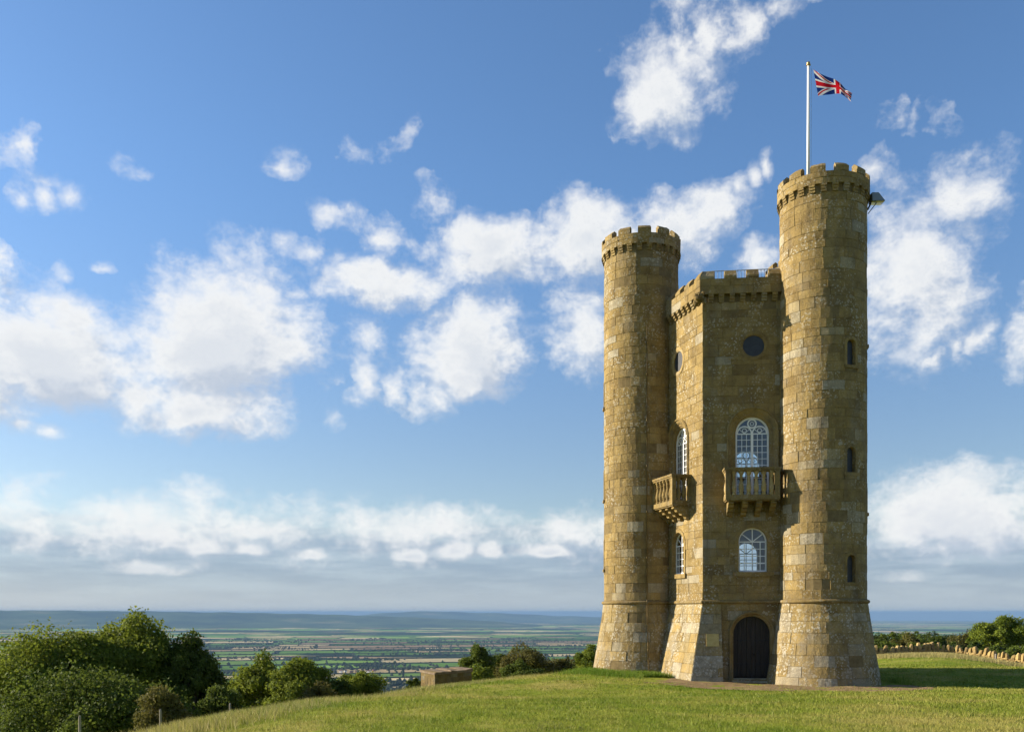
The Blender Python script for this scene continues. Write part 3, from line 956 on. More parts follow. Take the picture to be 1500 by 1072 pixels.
def build_turret(name, ctr, z_pb, z_top, merlon_phase, slit_specs, blocks=True, label=None):
    """z_pb: foot of the parapet, z_top: merlon tops"""
    t = MB()
    t.lathe((ctr.x, ctr.y, 0), [(turret_r(0) - 0.22, -0.6), (turret_r(1.6) - .22, 1.6), (RT - 0.2, H_STR), (RT - 0.2, z_pb + 0.05)], 40, (0.3, 0.5, 0.3))
    core = t.build(name, m_mortar, tower)
    if label: core['label'] = label
    mort = MB()
    zs1 = courses(-0.12, H_STR - 0.06, 0.36, 0.5)
    round_wall((core, 'plinth'), mort, ctr, turret_r, zs1, [], tint_p, 0.5, 1.05)
    zs2 = courses(H_STR + 0.06, z_pb - 0.30)
    round_wall((core, 'wall'), mort, ctr, turret_r, zs2, slit_specs, lambda: tint(0.13))
    # small dark gaps would show light: fill the foot and head of the shaft
    mort.lathe((ctr.x, ctr.y, 0), [(RT + 0.005, H_STR - 0.12), (RT + 0.005, H_STR + 0.12)], 40)
    mort.lathe((ctr.x, ctr.y, 0), [(RT - 0.005, z_pb - 0.32), (RT - 0.005, z_pb + 0.02)], 40)
    mort.build('mortar_joints', m_mortar, core)
    # roll moulding
    b = MB(); pr = [(RT - .02 + 0.105 * math.cos(x) + .03, H_STR + 0.085 * math.sin(x)) for x in [math.pi * (i / 8 - 0.5) * 1.15 for i in range(9)]]
    b.lathe((ctr.x, ctr.y, 0), pr, 56, (0.5, 0.9, 0.5)); b.build('string_course', m_trim, core, smooth=True)
    # parapet on corbels
    rp = RT + 0.105
    rr = lambda z: rp
    z_cr = z_pb + (z_top - z_pb) * 0.55
    prng = random.Random(int(z_pb * 1000))
    ncorb = 25
    for i in range(ncorb):
        a = merlon_phase + 2 * math.pi * (i + 0.5) / ncorb
        b = MB(); hw = 0.115 / RT
        col = tint(0.03)
        for (za, zb_, d) in ((z_pb - 0.30, z_pb - 0.19, 0.045), (z_pb - 0.19, z_pb - 0.09, 0.08), (z_pb - 0.09, z_pb - 0.004, 0.115)):
            pts = []
            for z in (za, zb_):
                for aa, r in ((a - hw, RT - .12), (a + hw, RT - .12), (a + hw, RT + d), (a - hw, RT + d)):
                    pts.append((ctr.x + r * math.sin(aa), ctr.y + r * math.cos(aa), z))
            b.hexa(pts, col)
        b.build('corbel', m_trim, core)
    for (a_, b_) in ((z_pb, (z_pb + z_cr) / 2), ((z_pb + z_cr) / 2, z_cr)):
        n = 15; off = prng.random()
        for i in range(n):
            cyl_block((core, 'parapet'), ctr, rr, off + 2 * math.pi * i / n, off + 2 * math.pi * (i + 1) / n, a_, b_, tint(0.04), brng.gauss(0, .005), 3, 0.3)
    b = MB()
    b.lathe((ctr.x, ctr.y, 0), [(RT - 0.2, z_pb), (rp - 0.018, z_pb), (rp - 0.018, z_cr - .01), (rp - 0.30, z_cr - 0.01), (rp - 0.30, z_pb + 0.06), (0.0, z_pb + 0.16)], 48, (0.35, 0.8, 0.3))
    b.build('parapet', m_trim, core)
    nm = 12
    for i in range(nm):
        a = merlon_phase + 2 * math.pi * i / nm
        half = 0.292 / rp * prng.uniform(0.93, 1.05); seg = 4
        h = z_top - prng.uniform(0.0, 0.035); b = MB(); col = tint(0.06)
        aa = [a - half + 2 * half * j / seg for j in range(seg + 1)]
        jit = [prng.uniform(-.018, .01) for _ in aa]
        P3_ = lambda q, r, z: (ctr.x + r * math.sin(q), ctr.y + r * math.cos(q), z)
        lo_o = [P3_(q, rp, z_cr) for q in aa]; 
        mid_o = [P3_(q, rp + .004, h - 0.15 + j) for q, j in zip(aa, jit)]
        top = [P3_(q, rp - .17, h + j) for q, j in zip(aa, jit)]
        back = [P3_(q, rp - .30, h - .05 + j * .5) for q, j in zip(aa, jit)]
        lo_i = [P3_(q, rp - .30, z_cr) for q in aa]
        b.grid([lo_o, mid_o, top, back, lo_i], col)
        for e in (0, -1):
            b.face([r_[e] for r_ in (lo_o, mid_o, top, back, lo_i)], col)
        b.build('merlon', m_stone, core)
    return core


AR = angle_to_cam(TR); AL = angle_to_cam(TL); AB = angle_to_cam(TB)
# slit windows: (angle, half width, foot, head)
sl_R = AR - R_(39)
slR = [(sl_R, 0.30, 12.62 + 0.25, 14.06), (sl_R, 0.30, 8.40 + .12, 9.80 - .1), (sl_R, 0.30, 3.95 + .12, 5.32), (AR - R_(97), 0.2, 14.0, 15.2), (AR - R_(97), 0.2, 7.0, 8.2)]
sl_L = AL + R_(84)
slL = [(sl_L, 0.2, 12.6, 13.9), (sl_L, 0.2, 8.2, 9.7), (sl_L, 0.2, 4.9, 6.4)]
tur_R = build_turret('turret', TR, 20.28, 21.16, AR + R_(6), slR, label='near turret carrying the flagpole')
tur_L = build_turret('turret', TL, 19.86, 20.74, AL - R_(5), slL, label='turret on the left, farther from the camera')
tur_B = build_turret('turret', TB, 19.9, 20.76, AB, [])


def slit_window(core, ctr, a, hw, z0, z1):
    """raised surround, sloped sill, recessed dark pane, curved to the turret"""
    def fn(t, z, d):
        r = RT + d; q = a + t / RT
        return (ctr.x + r * math.sin(q), ctr.y + r * math.cos(q), z)
    w = hw * 0.68
    ar = Arch(0.0, w, z0 + 0.10, z1 - 0.05 - w)
    w_ = MB()
    sweep(w_, fn, ar, [(hw - w + .03, -0.06), (hw - w + .03, 0.012), (0.015, 0.02), (0.0, 0.0), (0.0, -0.19)], 10, tint())
    # flat spandrels beside the round head
    o = w_.build('slit_window', m_trim, core)
    s = MB(); s.box(fn, -hw - .05, hw + .05, z0 - 0.03, z0 + 0.10, -0.17, 0.07, tint()); s.build('sill', m_trim, o)
    g = MB(); pts = [p for p, _ in ar.path(10)[0]]
    g.face([fn(t, z, -0.165) for t, z in pts]); g.build('pane', m_slate, o)
    m = MB(); m.box(fn, -hw, hw, z0, z1, -0.24, -0.175); m.build('backing', m_mortar, o)
    f = MB()                     # spandrel stones filling the corners above the head
    N_ = 10
    for sd_ in (-1, 1):
        top = [(sd_ * (w + hw - w + .03) * (i / N_), z1) for i in range(N_ + 1)]
        rows = [[], []]
        for i in range(N_ + 1):
            x = sd_ * (hw + .0) * i / N_
            rad = hw + .03
            zz = ar.zs + (math.sqrt(max(0, rad * rad - x * x)) if abs(x) < rad else 0)
            rows[0].append(fn(x, min(zz - 0.01, z1 + .03), -0.004)); rows[1].append(fn(x, z1 + 0.01, -0.004))
        f.grid(rows, (0.4, 0.9, 0.3))
    f.build('spandrel', m_trim, o)


for s_ in slR: slit_window(tur_R, TR, *s_)
for s_ in slL: slit_window(tur_L, TL, *s_)

# ------------------------------------------------------------------ body of the tower
Z_PB = 16.50                       # foot of the body's parapet
body = MB()
b_floor = [(p.x, p.y, 0.02) for p in (C, TR, P, TB, Q, TL)]
WI = C + U_L * 4.3 + Vector((0.25, 0.0))     # floors stop inside the left wall
for z in (0.02, 7.45, 12.7, 16.9):
    body.face([(OC.x + (p.x - OC.x) * .97, OC.y + (p.y - OC.y) * .97, z) for p in (C, TR, P, TB, Q, WI)])
    body.face([(OC.x + (p.x - OC.x) * .97, OC.y + (p.y - OC.y) * .97, z - 0.25) for p in (C, TR, P, TB, Q, WI)])
wall = body.build('body_wall', m_inner, tower)

T_W = 2.11                         # windows stand this far from the plain corner
lowA = lambda t: Arch(t, 0.595, 4.68, 5.965)
upA = lambda t: Arch(t, 0.705, 7.62, 10.60)
upR = lambda t: Arch(t, 0.705, 9.9, 10.60)
rndA = lambda t: Arch(t, 0.445, 14.30 - 0.445, 14.30)
doorA = Arch(2.07, 0.77, 0.10, 2.02)
mort = MB(); inner = MB()
for fn, ops, sd_ in ((F_CR, [doorA, lowA(T_W), upA(T_W), rndA(2.14)], 1), (F_CL, [lowA(T_L), upA(T_L), rndA(T_L)], 1), (F_RP, [], 0), (F_QL, [], 0), (F_QB, [lowA(T_W), upR(T_W)], 0), (F_PB, [lowA(T_W), upR(T_W)], 0)):
    grown = [o.grown(0.02) for o in ops]
    if fn is F_QB or fn is F_PB or not sd_:
        t_end = fn.len - 1.4
    else: t_end = fn.len - 1.45
    if sd_:
        # stones round an opening stop at its moulding
        g2 = [Arch(o.t, o.w + (0.30 if o.zb == 7.62 else 0.14), o.zb - (0.14 if abs(o.zs - o.w - o.zb) < 1e-6 else 0), o.zs) for o in ops]
        flat_wall((wall, 'wall'), mort, fn, 0.0, t_end, H_STR + 0.05, Z_PB - 0.30, [g for g in g2 if g.zb > 3], lambda: tint(0.08))
        if fn is F_CR:
            flat_wall((wall, 'wall'), mort, fn, 0.0, t_end, -0.1, H_STR - 0.05, [g2[0]], lambda: tint(0.10))
        else:
            mort.face([fn(0, -.3, -.02), fn(t_end, -.3, -.02), fn(t_end, H_STR, -.02), fn(0, H_STR, -.02)])
        mort.face([fn(0, H_STR - .06, -.012), fn(t_end, H_STR - .06, -.012), fn(t_end, H_STR + .06, -.012), fn(0, H_STR + .06, -.012)])
        mort.face([fn(0, Z_PB - .32, -.012), fn(t_end, Z_PB - .32, -.012), fn(t_end, Z_PB, -.012), fn(0, Z_PB, -.012)])
    else:
        zz = sorted([-.3] + [a for o in ops for a in (o.zb, o.zs)] + [o.zs + o.w * math.sin(x * .1745) for o in ops for x in range(1, 10)] + [Z_PB])
        for a, b_ in zip(zz[:-1], zz[1:]):
            o_ = [o for o in ops if o.zb - 1e-6 <= (a + b_) / 2 <= o.zs + o.w]
            if o_:
                o = o_[0]
                mort.face([fn(0, a, -.02), fn(o.t - o.hw(a + 1e-6), a, -.02), fn(o.t - o.hw(b_ - 1e-6), b_, -.02), fn(0, b_, -.02)])
                mort.face([fn(o.t + o.hw(a + 1e-6), a, -.02), fn(fn.len, a, -.02), fn(fn.len, b_, -.02), fn(o.t + o.hw(b_ - 1e-6), b_, -.02)])
            else:
                mort.face([fn(0, a, -.02), fn(fn.len, a, -.02), fn(fn.len, b_, -.02), fn(0, b_, -.02)])
    # inner skin with the same openings
    zz = sorted([0.0] + [a for o in ops for a in (o.zb, o.zs)] + [o.zs + o.w * math.sin(x * .1745) for o in ops for x in range(1, 10)] + [16.6])
    rnds = [o for o in ops if abs(o.zs - o.w - o.zb) < 1e-6]
    ops2 = [o for o in ops if o not in rnds]
    for a, b_ in zip(zz[:-1], zz[1:]):
        o_ = [o for o in ops2 if o.zb - 1e-6 <= (a + b_) / 2 <= o.zs + o.w]
        if o_:
            o = o_[0]
            inner.face([fn(0.25, a, -.5), fn(o.t - o.hw(a + 1e-6), a, -.5), fn(o.t - o.hw(b_ - 1e-6), b_, -.5), fn(0.25, b_, -.5)])
            inner.face([fn(o.t + o.hw(a + 1e-6), a, -.5), fn(fn.len, a, -.5), fn(fn.len, b_, -.5), fn(o.t + o.hw(b_ - 1e-6), b_, -.5)])
        else:
            inner.face([fn(0.25, a, -.5), fn(fn.len, a, -.5), fn(fn.len, b_, -.5), fn(0.25, b_, -.5)])
mort.build('mortar_joints', m_mortar, wall)
inner.build('inner_wall', m_inner, wall)

# string course along the flat sides
b = MB()
for fn in (F_CR, F_CL):
    prof = [(0.105 * math.cos(x), H_STR + 0.085 * math.sin(x)) for x in [math.pi * (i / 8 - 0.5) for i in range(9)]]
    rows = []
    for d, z in prof:
        # mitre at the plain corner
        rows.append([fn(-d * math.tan(R_(34.0)), z, d), fn(fn.len - 1.5, z, d)])
    b.grid(rows, (0.55, 0.9, 0.6))
b.build('string_course', m_trim, wall)

# battered foot: wraps the plain corner and the whole of the left side; on the door side only its first stretch
W_B = 0.88


def bat(fn, t, z):
    s = max(0.0, (H_STR - 0.05 - z) / H_STR)
    return W_B * s


bm_ = MB()
tan30 = math.tan(R_(34.0))      # mitre of the plain corner
for (fn, t_end) in ((F_CL, F_CL.len - 1.5), (F_CR, 0.78)):
    zs = courses(-0.15, H_STR - 0.05, 0.34, 0.5)
    def fb(t, z, d, fn=fn):
        w = bat(fn, t, z)
        # t = 0 means the splayed corner itself
        k_ = 1.0 - min(1.0, max(0.0, t / 0.7))
        return fn(t - (w + d) * tan30 * k_, z, w + d)
    class FB:
        n = fn.n
        def __call__(s, t, z, d=0.0): return fb(t, z, d)
    F2 = FB()
    for a, b_ in zip(zs[:-1], zs[1:]):
        ts = [0.0]
        while ts[-1] < t_end: ts.append(ts[-1] + brng.uniform(.45, .95))
        ts[-1] = t_end
        if len(ts) > 2 and ts[-1] - ts[-2] < 0.15: ts.pop(-2)
        for x0, x1 in zip(ts[:-1], ts[1:]):
            flat_block((wall, 'plinth'), [], F2, [(x0, a), (x1, a), (x1, b_), (x0, b_)], tint_p(), brng.gauss(0, .006))
            bm_.face([fb(x0, a, -.016), fb(x1, a, -.016), fb(x1, b_, -.016), fb(x0, b_, -.016)])
# return of the foot beside the door
zs = courses(-0.15, H_STR - 0.15, 0.34, 0.5)
for a, b_ in zip(zs[:-1], zs[1:]):
    bm_.face([F_CR(0.78, a, bat(F_CR, 0, a) - .006), F_CR(0.78, a, -.05), F_CR(0.78, b_, -.05), F_CR(0.78, b_, bat(F_CR, 0, b_) - .006)])
bm_.build('foot_core', m_plinth, wall)

# plaque set on the foot
b = MB()
fbp = lambda t, z, d: F_CR(t, z, bat(F_CR, t, z) + d)
b.box(fbp, 0.12, 0.64, 1.52, 2.04, -0.02, 0.03, (0.84, 1.5, 0.0))
m_plq, k, out = new_mat('plaque_stone')
pos = k.n('ShaderNodeNewGeometry', {}, out=0)
bsdf(k, out, k.ramp(k.noise(pos, 6.0, 4.0, 0.6), [(0.3, (0.40, 0.29, 0.095)), (0.7, (0.50, 0.38, 0.14))]), 0.7, None, 0.2)
pl = b.build('plaque', m_plq, tower); pl['label'] = 'square yellow stone plaque on the sloping foot beside the door'


# ------------------------------------------------------------------ windows and door
def bar(b, fn, p, q, w, d0, d1):
    v = Vector((q[0] - p[0], q[1] - p[1])); n = Vector((-v.y, v.x)).normalized() * w / 2
    cs = [(p[0] - n.x, p[1] - n.y), (q[0] - n.x, q[1] - n.y), (q[0] + n.x, q[1] + n.y), (p[0] + n.x, p[1] + n.y)]
    b.hexa([fn(t, z, d) for d in (d0, d1) for t, z in cs])


def arc_bar(b, fn, c, r, a0, a1, w, d0, d1, n=16):
    rows = []
    for rr_, d in ((r - w / 2, d0), (r + w / 2, d0), (r + w / 2, d1), (r - w / 2, d1), (r - w / 2, d0)):
        rows.append([fn(c[0] + rr_ * math.sin(a0 + (a1 - a0) * i / n), c[1] + rr_ * math.cos(a0 + (a1 - a0) * i / n), d) for i in range(n + 1)])
    b.grid(rows)


def pane(fn, poly, d, parent):
    b = MB()
    f = [fn(t, z, d) for t, z in poly]; k_ = [fn(t, z, d - 0.006) for t, z in poly]
    b.grid([k_, f], closed=True); b.face(f); b.face(k_[::-1])
    b.build('pane', m_glass, parent)


def lower_window(fn, t, front=True, label=None):
    A = lowA(t); D = -0.22
    b = MB()
    sweep(b, fn, A, [(0.0, D + .03), (-0.06, D + .03), (-0.06, D - .05), (0.0, D - .05)], 20, closed_prof=True)
    bar(b, fn, (t - A.w, A.zb + .035), (t + A.w, A.zb + .035), 0.075, D - .045, D + .035)
    w = b.build('window', m_white, tower)
    if label: w['label'] = label
    g = MB(); iw = A.w - .06
    bar(g, fn, (t - iw, A.zs), (t + iw, A.zs), .045, D - .02, D + .02)
    for a in (-R_(52), 0, R_(52)):
        bar(g, fn, (t, A.zs), (t + iw * math.sin(a), A.zs + iw * math.cos(a)), .04, D - .018, D + .018)
    xs = [-0.62, 0.0, 0.62]
    for x in xs: bar(g, fn, (t + x * iw, A.zb + .05), (t + x * iw, A.zs), .034, D - .018, D + .018)
    rows = [A.zb + .07 + (A.zs - A.zb - .07) * i / 4 for i in range(5)]
    for i, z in enumerate(rows[1:-1]): bar(g, fn, (t - iw, z), (t + iw, z), .055 if i == 0 else .032, D - .016, D + .016)
    g.build('glazing_bars', m_white, w)
    if front:
        cols = [-1.0] + xs + [1.0]
        for i in range(4):
            for j in range(4):
                pane(fn, [(t + cols[i] * iw, rows[j]), (t + cols[i + 1] * iw, rows[j]), (t + cols[i + 1] * iw, rows[j + 1]), (t + cols[i] * iw, rows[j + 1])], D, w)
        an = [-R_(90), -R_(52), 0, R_(52), R_(90)]
        for a0, a1 in zip(an[:-1], an[1:]):
            pane(fn, [(t, A.zs)] + [(t + iw * math.sin(a0 + (a1 - a0) * i / 6), A.zs + iw * math.cos(a0 + (a1 - a0) * i / 6)) for i in range(6, -1, -1)], D, w)
    # stone: reveal, flat architrave and sill
    s = MB()
    col = tint(0.0)
    sweep(s, fn, A, [(0.165, -.02), (0.165, .022), (0.0, .018), (0.0, -.5)], 20, col)
    s.build('architrave', m_trim, w)
    s = MB(); s.box(fn, t - .86, t + .86, A.zb - .2, A.zb - .005, -.5, .085, col); s.build('sill', m_trim, w)
    return w


def upper_window(fn, t, front=True, label=None):
    A = upA(t) if front else upR(t); D = -0.30
    b = MB()
    sweep(b, fn, A, [(0.0, D + .04), (-0.075, D + .04), (-0.075, D - .06), (0.0, D - .06)], 22, closed_prof=True)
    w = b.build('window', m_white, tower)
    if label: w['label'] = label
    g = MB(); iw = A.w - .07; ZT = A.zs + 0.02
    bar(g, fn, (t, A.zb), (t, ZT + .05), .105, D - .04, D + .045)
    bar(g, fn, (t - iw, ZT - .02), (t + iw, ZT - .02), .05, D - .02, D + .025)
    hw = iw / 2
    for s in (-1, 1):
        c = (t + s * hw, ZT)
        arc_bar(g, fn, c, hw - .02, -R_(90), R_(90), .055, D - .03, D + .03)
        arc_bar(g, fn, (c[0], c[1] + .13), .085, 0, R_(360), .028, D - .02, D + .02)
        for a in (-R_(50), R_(50)):
            bar(g, fn, (c[0], c[1]), (c[0] + .28 * math.sin(a), c[1] + .28 * math.cos(a)), .022, D - .015, D + .015)
    arc_bar(g, fn, (t, A.zs + iw - .20), .175, 0, R_(360), .055, D - .03, D + .03, 20)
    arc_bar(g, fn, (t, A.zs + iw - .20), .075, 0, R_(360), .022, D - .02, D + .02, 14)
    nrow = 11 if front else 3; rows = [A.zb + (ZT - A.zb) * i / nrow for i in range(nrow + 1)]
    cols = [0.075, 0.36, 0.67, 1.0]
    for s in (-1, 1):
        for c in cols[1:-1]: bar(g, fn, (t + s * c * iw, A.zb), (t + s * c * iw, ZT), .026, D - .015, D + .015)
    for i, z in enumerate(rows[1:-1]): bar(g, fn, (t - iw, z), (t + iw, z), .024, D - .014, D + .014)
    g.build('glazing_bars', m_white, w)
    if front:
        for s in (-1, 1):
            for i in range(3):
                for j in range(nrow):
                    x0, x1 = t + s * cols[i] * iw, t + s * cols[i + 1] * iw
                    x0, x1 = min(x0, x1), max(x0, x1)
                    pane(fn, [(x0, rows[j]), (x1, rows[j]), (x1, rows[j + 1]), (x0, rows[j + 1])], D, w)
        pane(fn, [(t - iw, ZT)] + [(t + iw * math.sin(a), ZT + iw * math.cos(a)) for a in [-math.pi / 2 + math.pi * i / 18 for i in range(19)]] + [(t + iw, ZT)], D, w)
    s = MB(); col = tint(0.0)
    # stepped and hollowed moulding round the head and down the jambs
    sweep(s, fn, A, [(0.40, -.03), (0.40, .03), (0.36, .075), (0.33, .075), (0.31, .02), (0.24, .0), (0.17, -.05), (0.15, -.09), (0.08, -.10), (0.04, -.15), (0.0, -.16), (0.0, -.5)], 24, col)
    s.build('architrave', m_trim, w)
    return w


def round_window(fn, t):
    A = rndA(t); col = tint(0.0)
    s = MB(); sweep(s, fn, A, [(0.19, -.03), (0.19, .012), (0.13, .024), (0.06, .014), (0.0, -.02), (0.0, -.14)], 20, col)
    o = s.build('round_window', m_pale if fn is F_CL else m_trim, tower, smooth=False)
    p = MB(); pts = [p_ for p_, _ in A.path(20)[0]]
    p.face([fn(t_, z, -.06) for t_, z in pts]); p.build('pane', m_slate, o)
    return o


lower_window(F_CR, T_W, label='lower arched window above the door')
upper_window(F_CR, T_W, label='tall arched window behind the shaded balcony')
lower_window(F_CL, T_L, label='lower arched window on the sunlit side')
upper_window(F_CL, T_L, label='tall arched window behind the sunlit balcony')
lower_window(F_QB, T_W, False); upper_window(F_QB, T_W, False)
lower_window(F_PB, T_W, False); upper_window(F_PB, T_W, False)
round_window(F_CR, 2.14)['label'] = 'round dark window on the shaded side'
round_window(F_CL, T_L)['label'] = 'round dark window on the sunlit side'

# door
A = doorA
d_ = MB()
for i in range(8):
    x0, x1 = A.t - A.w + 2 * A.w * i / 8, A.t - A.w + 2 * A.w * (i + 1) / 8
    g = 0.006
    top = lambda x: A.zs + math.sqrt(max(0, A.w ** 2 - (x - A.t) ** 2))
    n = 4; xs = [x0 + g + (x1 - x0 - 2 * g) * j / n for j in range(n + 1)]
    front = [(xs[0], A.zb + .12), (xs[-1], A.zb + .12)] + [(x, top(x)) for x in xs[::-1]]
    f = [F_CR(t, z, -.27) for t, z in front]; kk = [F_CR(t, z, -.33) for t, z in front]
    if i == 0: door = empty('door', F_CR(A.t, 0, -.3), tower); door.matrix_parent_inverse = inv_of(tower); door['label'] = 'dark arched oak door of the tower'
    pb = MB(); pb.face(f); pb.grid([kk, f], closed=True); pb.build('plank', m_door, door)
b = MB()
pts = [p_ for p_, _ in A.path(20)[0]]
b.face([F_CR(t, z, -.34) for t, z in pts]); b.build('door_backing', m_door, door)
for z in (0.75, 1.75):
    for s in (-1, 1):
        b = MB(); bar(b, F_CR, (A.t + s * A.w * .95, z), (A.t + s * .12, z), .05, -.272, -.258)
        b.build('hinge', m_iron, door)
b = MB(); b.lathe(F_CR(A.t + .12, 1.15, -.25), [(0.0, -.05), (.035, -.04), (.045, 0), (.035, .04), (0, .05)], 10); b.build('handle', m_iron, door)
s = MB(); sweep(s, F_CR, A, [(0.20, -.03), (0.20, .045), (0.15, .07), (0.11, .05), (0.09, -.02), (0.05, -.05), (0.0, -.07), (0.0, -.34)], 22, tint(0.0)); s.build('architrave', m_trim, door)
s = MB(); s.box(F_CR, A.t - A.w - .02, A.t + A.w + .02, -.1, .13, -.34, -.1, (0.95, 0.9, 0.3)); s.box(F_CR, A.t - A.w - .1, A.t + A.w + .1, -.1, .045, -.1, .28, (0.95, 0.85, 0.3)); s.build('threshold', m_pale, door)


# ------------------------------------------------------------------ balconies
def balcony(fn, t, label, mat, HWD=1.2):
    HB, HT, PR = 7.66, 9.0, 0.90
    s = MB(); s.box(fn, t - HWD, t + HWD, HB, HB + .20, -.05, PR, tint(0)); s.box(fn, t - HWD + .04, t + HWD - .04, HB - .05, HB, -.05, PR - .05, tint(0))
    bal = s.build('balcony', m_trim, tower); bal['label'] = label
    c = tint(0)
    s = MB()
    for (x0, x1, d0, d1) in ((t - HWD - .06, t + HWD + .06, PR - .22, PR + .06), (t - HWD - .06, t - HWD + .16, -.05, PR - .222), (t + HWD - .16, t + HWD + .06, -.05, PR - .222)):
        s.box(fn, x0, x1, HT - .09, HT, d0, d1, c)
        g = .035
        s.box(fn, x0 + g, x1 - g, HT - .16, HT - .092, d0 + g * (d0 > 0), d1 - g * (d0 > 0), c)
    s.build('top_rail', m_trim, bal)
    for x0 in (t - HWD, t + HWD - .2):
        s = MB(); s.box(fn, x0, x0 + .2, HB + .2, HT - .16, PR - .2, PR, tint(0)); s.build('pier', m_trim, bal)
        s = MB(); s.box(fn, x0 + .02, x0 + .18, HB + .2, HT - .16, -.04, .14, tint(0)); s.build('pier', m_trim, bal)
    # turned balusters with small trefoil heads between them
    def baluster(x, dp):
        b = MB(); o = fn(x, HB + .2, dp); h = HT - .16 - HB - .2
        pr = [(.10, 0), (.10, .07), (.07, .10), (.09, .16), (.115, .30), (.09, .46), (.06, .60), (.055, .70), (.08, .74), (.06, .78), (.08, .86), (.11, .91), (.11, h)]
        b.lathe(o, pr, 8, tint(0)); b.build('baluster', mat, bal)
    for i in range(6):
        baluster(t - HWD + .34 + (2 * HWD - .68) * i / 5, PR - .11)
    for sgn in (-1, 1):
        for i in range(2): baluster(t + sgn * (HWD - .1), .30 + .26 * i)
    s = MB()
    xs = [t - HWD + .2] + [t - HWD + .34 + (2 * HWD - .68) * i / 5 for i in range(6)] + [t + HWD - .2]
    for x0, x1 in zip(xs[:-1], xs[1:]):
        cx_, w = (x0 + x1) / 2, (x1 - x0) / 2
        pts = [(cx_ + w * math.cos(a), HT - .16 - .17 + .15 * math.sin(a) ** 1.0) for a in [math.pi * i / 8 for i in range(9)]]
        for d0, d1 in ((PR - .16, PR - .06),):
            f = [(x1, HT - .16)] + pts + [(x0, HT - .16)]
            A_, B_ = [fn(x, z, d1) for x, z in f], [fn(x, z, d0) for x, z in f]
            s.face(A_, c); s.face(B_[::-1], c); s.grid([B_, A_], c, closed=True)
    s.build('arcade', m_trim, bal)
    for i in range(4):
        x = t - HWD + .24 + (2 * HWD - .48) * i / 3
        b = MB(); w = .115; col = tint(0)
        prof = [(-.05, HB - .05), (PR - .14, HB - .05), (PR - .12, HB - .15), (PR - .26, HB - .20), (PR - .30, HB - .29), (PR - .48, HB - .33), (PR - .52, HB - .43), (PR - .70, HB - .47), (PR - .74, HB - .58), (-.05, HB - .66)]
        l_, r_ = [fn(x - w, z, d) for d, z in prof], [fn(x + w, z, d) for d, z in prof]
        b.face(l_, col); b.face(r_[::-1], col); b.grid([l_, r_], col, closed=True)
        b.build('bracket', m_trim, bal)


balcony(F_CR, 1.98, 'shaded stone balcony above the door side', m_pale, 1.11)
balcony(F_CL, 2.30, 'sunlit stone balcony on the left side', m_trim)

# ------------------------------------------------------------------ body parapet
Z_SILL, Z_MER = 17.15, 17.27
prng = random.Random(77)
DP = 0.20
for fn in (F_CR, F_CL):
    L_ = fn.len - 1.5
    # corbel table
    pitch = 0.445
    for i in range(int(L_ / pitch)):
        x = 0.34 + i * pitch; b = MB(); col = tint(0.03)
        for (za, zb_, d) in ((Z_PB - .32, Z_PB - .21, .07), (Z_PB - .21, Z_PB - .10, .13), (Z_PB - .10, Z_PB - .003, .19)):
            b.box(fn, x - .11, x + .11, za, zb_, -.1, d, col)
        b.build('corbel', m_trim, wall)
    zs = [Z_PB, Z_PB + .33, Z_SILL]
    class FP:
        n = fn.n
        def __call__(s, t, z, d=0.0, fn=fn): return fn(t - (DP + d) * tan30 * (1.0 - min(1.0, max(0, t / .7))), z, DP + d)
    fp = FP()
    mo = MB()
    flat_wall((wall, 'parapet'), mo, fp, 0.0, L_ + .05, Z_PB, Z_SILL, [], lambda: tint(0.04), .3, .36, .55, 1.0)
    mo.face([fp(0, Z_PB, -.02), fp(L_ + .05, Z_PB, -.02), fp(L_ + .05, Z_PB, -.3), fp(0, Z_PB, -.3)])
    mo.face([fp(0, Z_SILL - .004, -.01), fp(L_ + .05, Z_SILL - .004, -.01), fp(L_ + .05, Z_SILL - .004, -.42), fp(0, Z_SILL - .004, -.42)])
    mo.face([fn(0.3, Z_PB, DP - .42), fn(L_ + .05, Z_PB, DP - .42), fn(L_ + .05, Z_SILL, DP - .42), fn(0.3, Z_SILL, DP - .42)])
    mo.build('parapet_core', m_trim, wall)
    x = -0.02; first = True
    while x < L_ - .1:
        w = .50 * prng.uniform(.95, 1.05)
        b = MB(); col = tint(0.05)
        j = [prng.uniform(-.02, .02) for _ in range(4)]
        prof = [(.0, Z_SILL), (.0, Z_MER), (-.20, Z_MER + .27), (-.34, Z_MER + .24), (-.42, Z_SILL)]
        l_, r_ = [fp(x + (0.0 if first else 0), z + j[i % 2], d) for i, (d, z) in enumerate(prof)], [fp(x + w, z + j[2 + i % 2], d) for i, (d, z) in enumerate(prof)]
        b.face(l_, col); b.face(r_[::-1], col); b.grid([l_, r_], col, closed=True)
        b.build('merlon', m_stone, wall)
        x += w + .42; first = False

# carved beast under the corner of the parapet
g = MB()
gd = -(OC - C).normalized()
gc = Vector((C.x, C.y, Z_PB - .14)) + Vector((gd.x, gd.y, 0)) * .27
grng = random.Random(9)


def blob(b, c, r, n=8, m=6, jit=.12, col=(0.3, .8, .4)):
    rows = []
    for i in range(m + 1):
        th = math.pi * i / m
        rows.append([(c[0] + r[0] * math.sin(th) * math.cos(6.2832 * j / n) * (1 + grng.uniform(-jit, jit)), c[1] + r[1] * math.sin(th) * math.sin(6.2832 * j / n) * (1 + grng.uniform(-jit, jit)), c[2] + r[2] * math.cos(th)) for j in range(n)])
    b.grid(rows, col, closed=True)


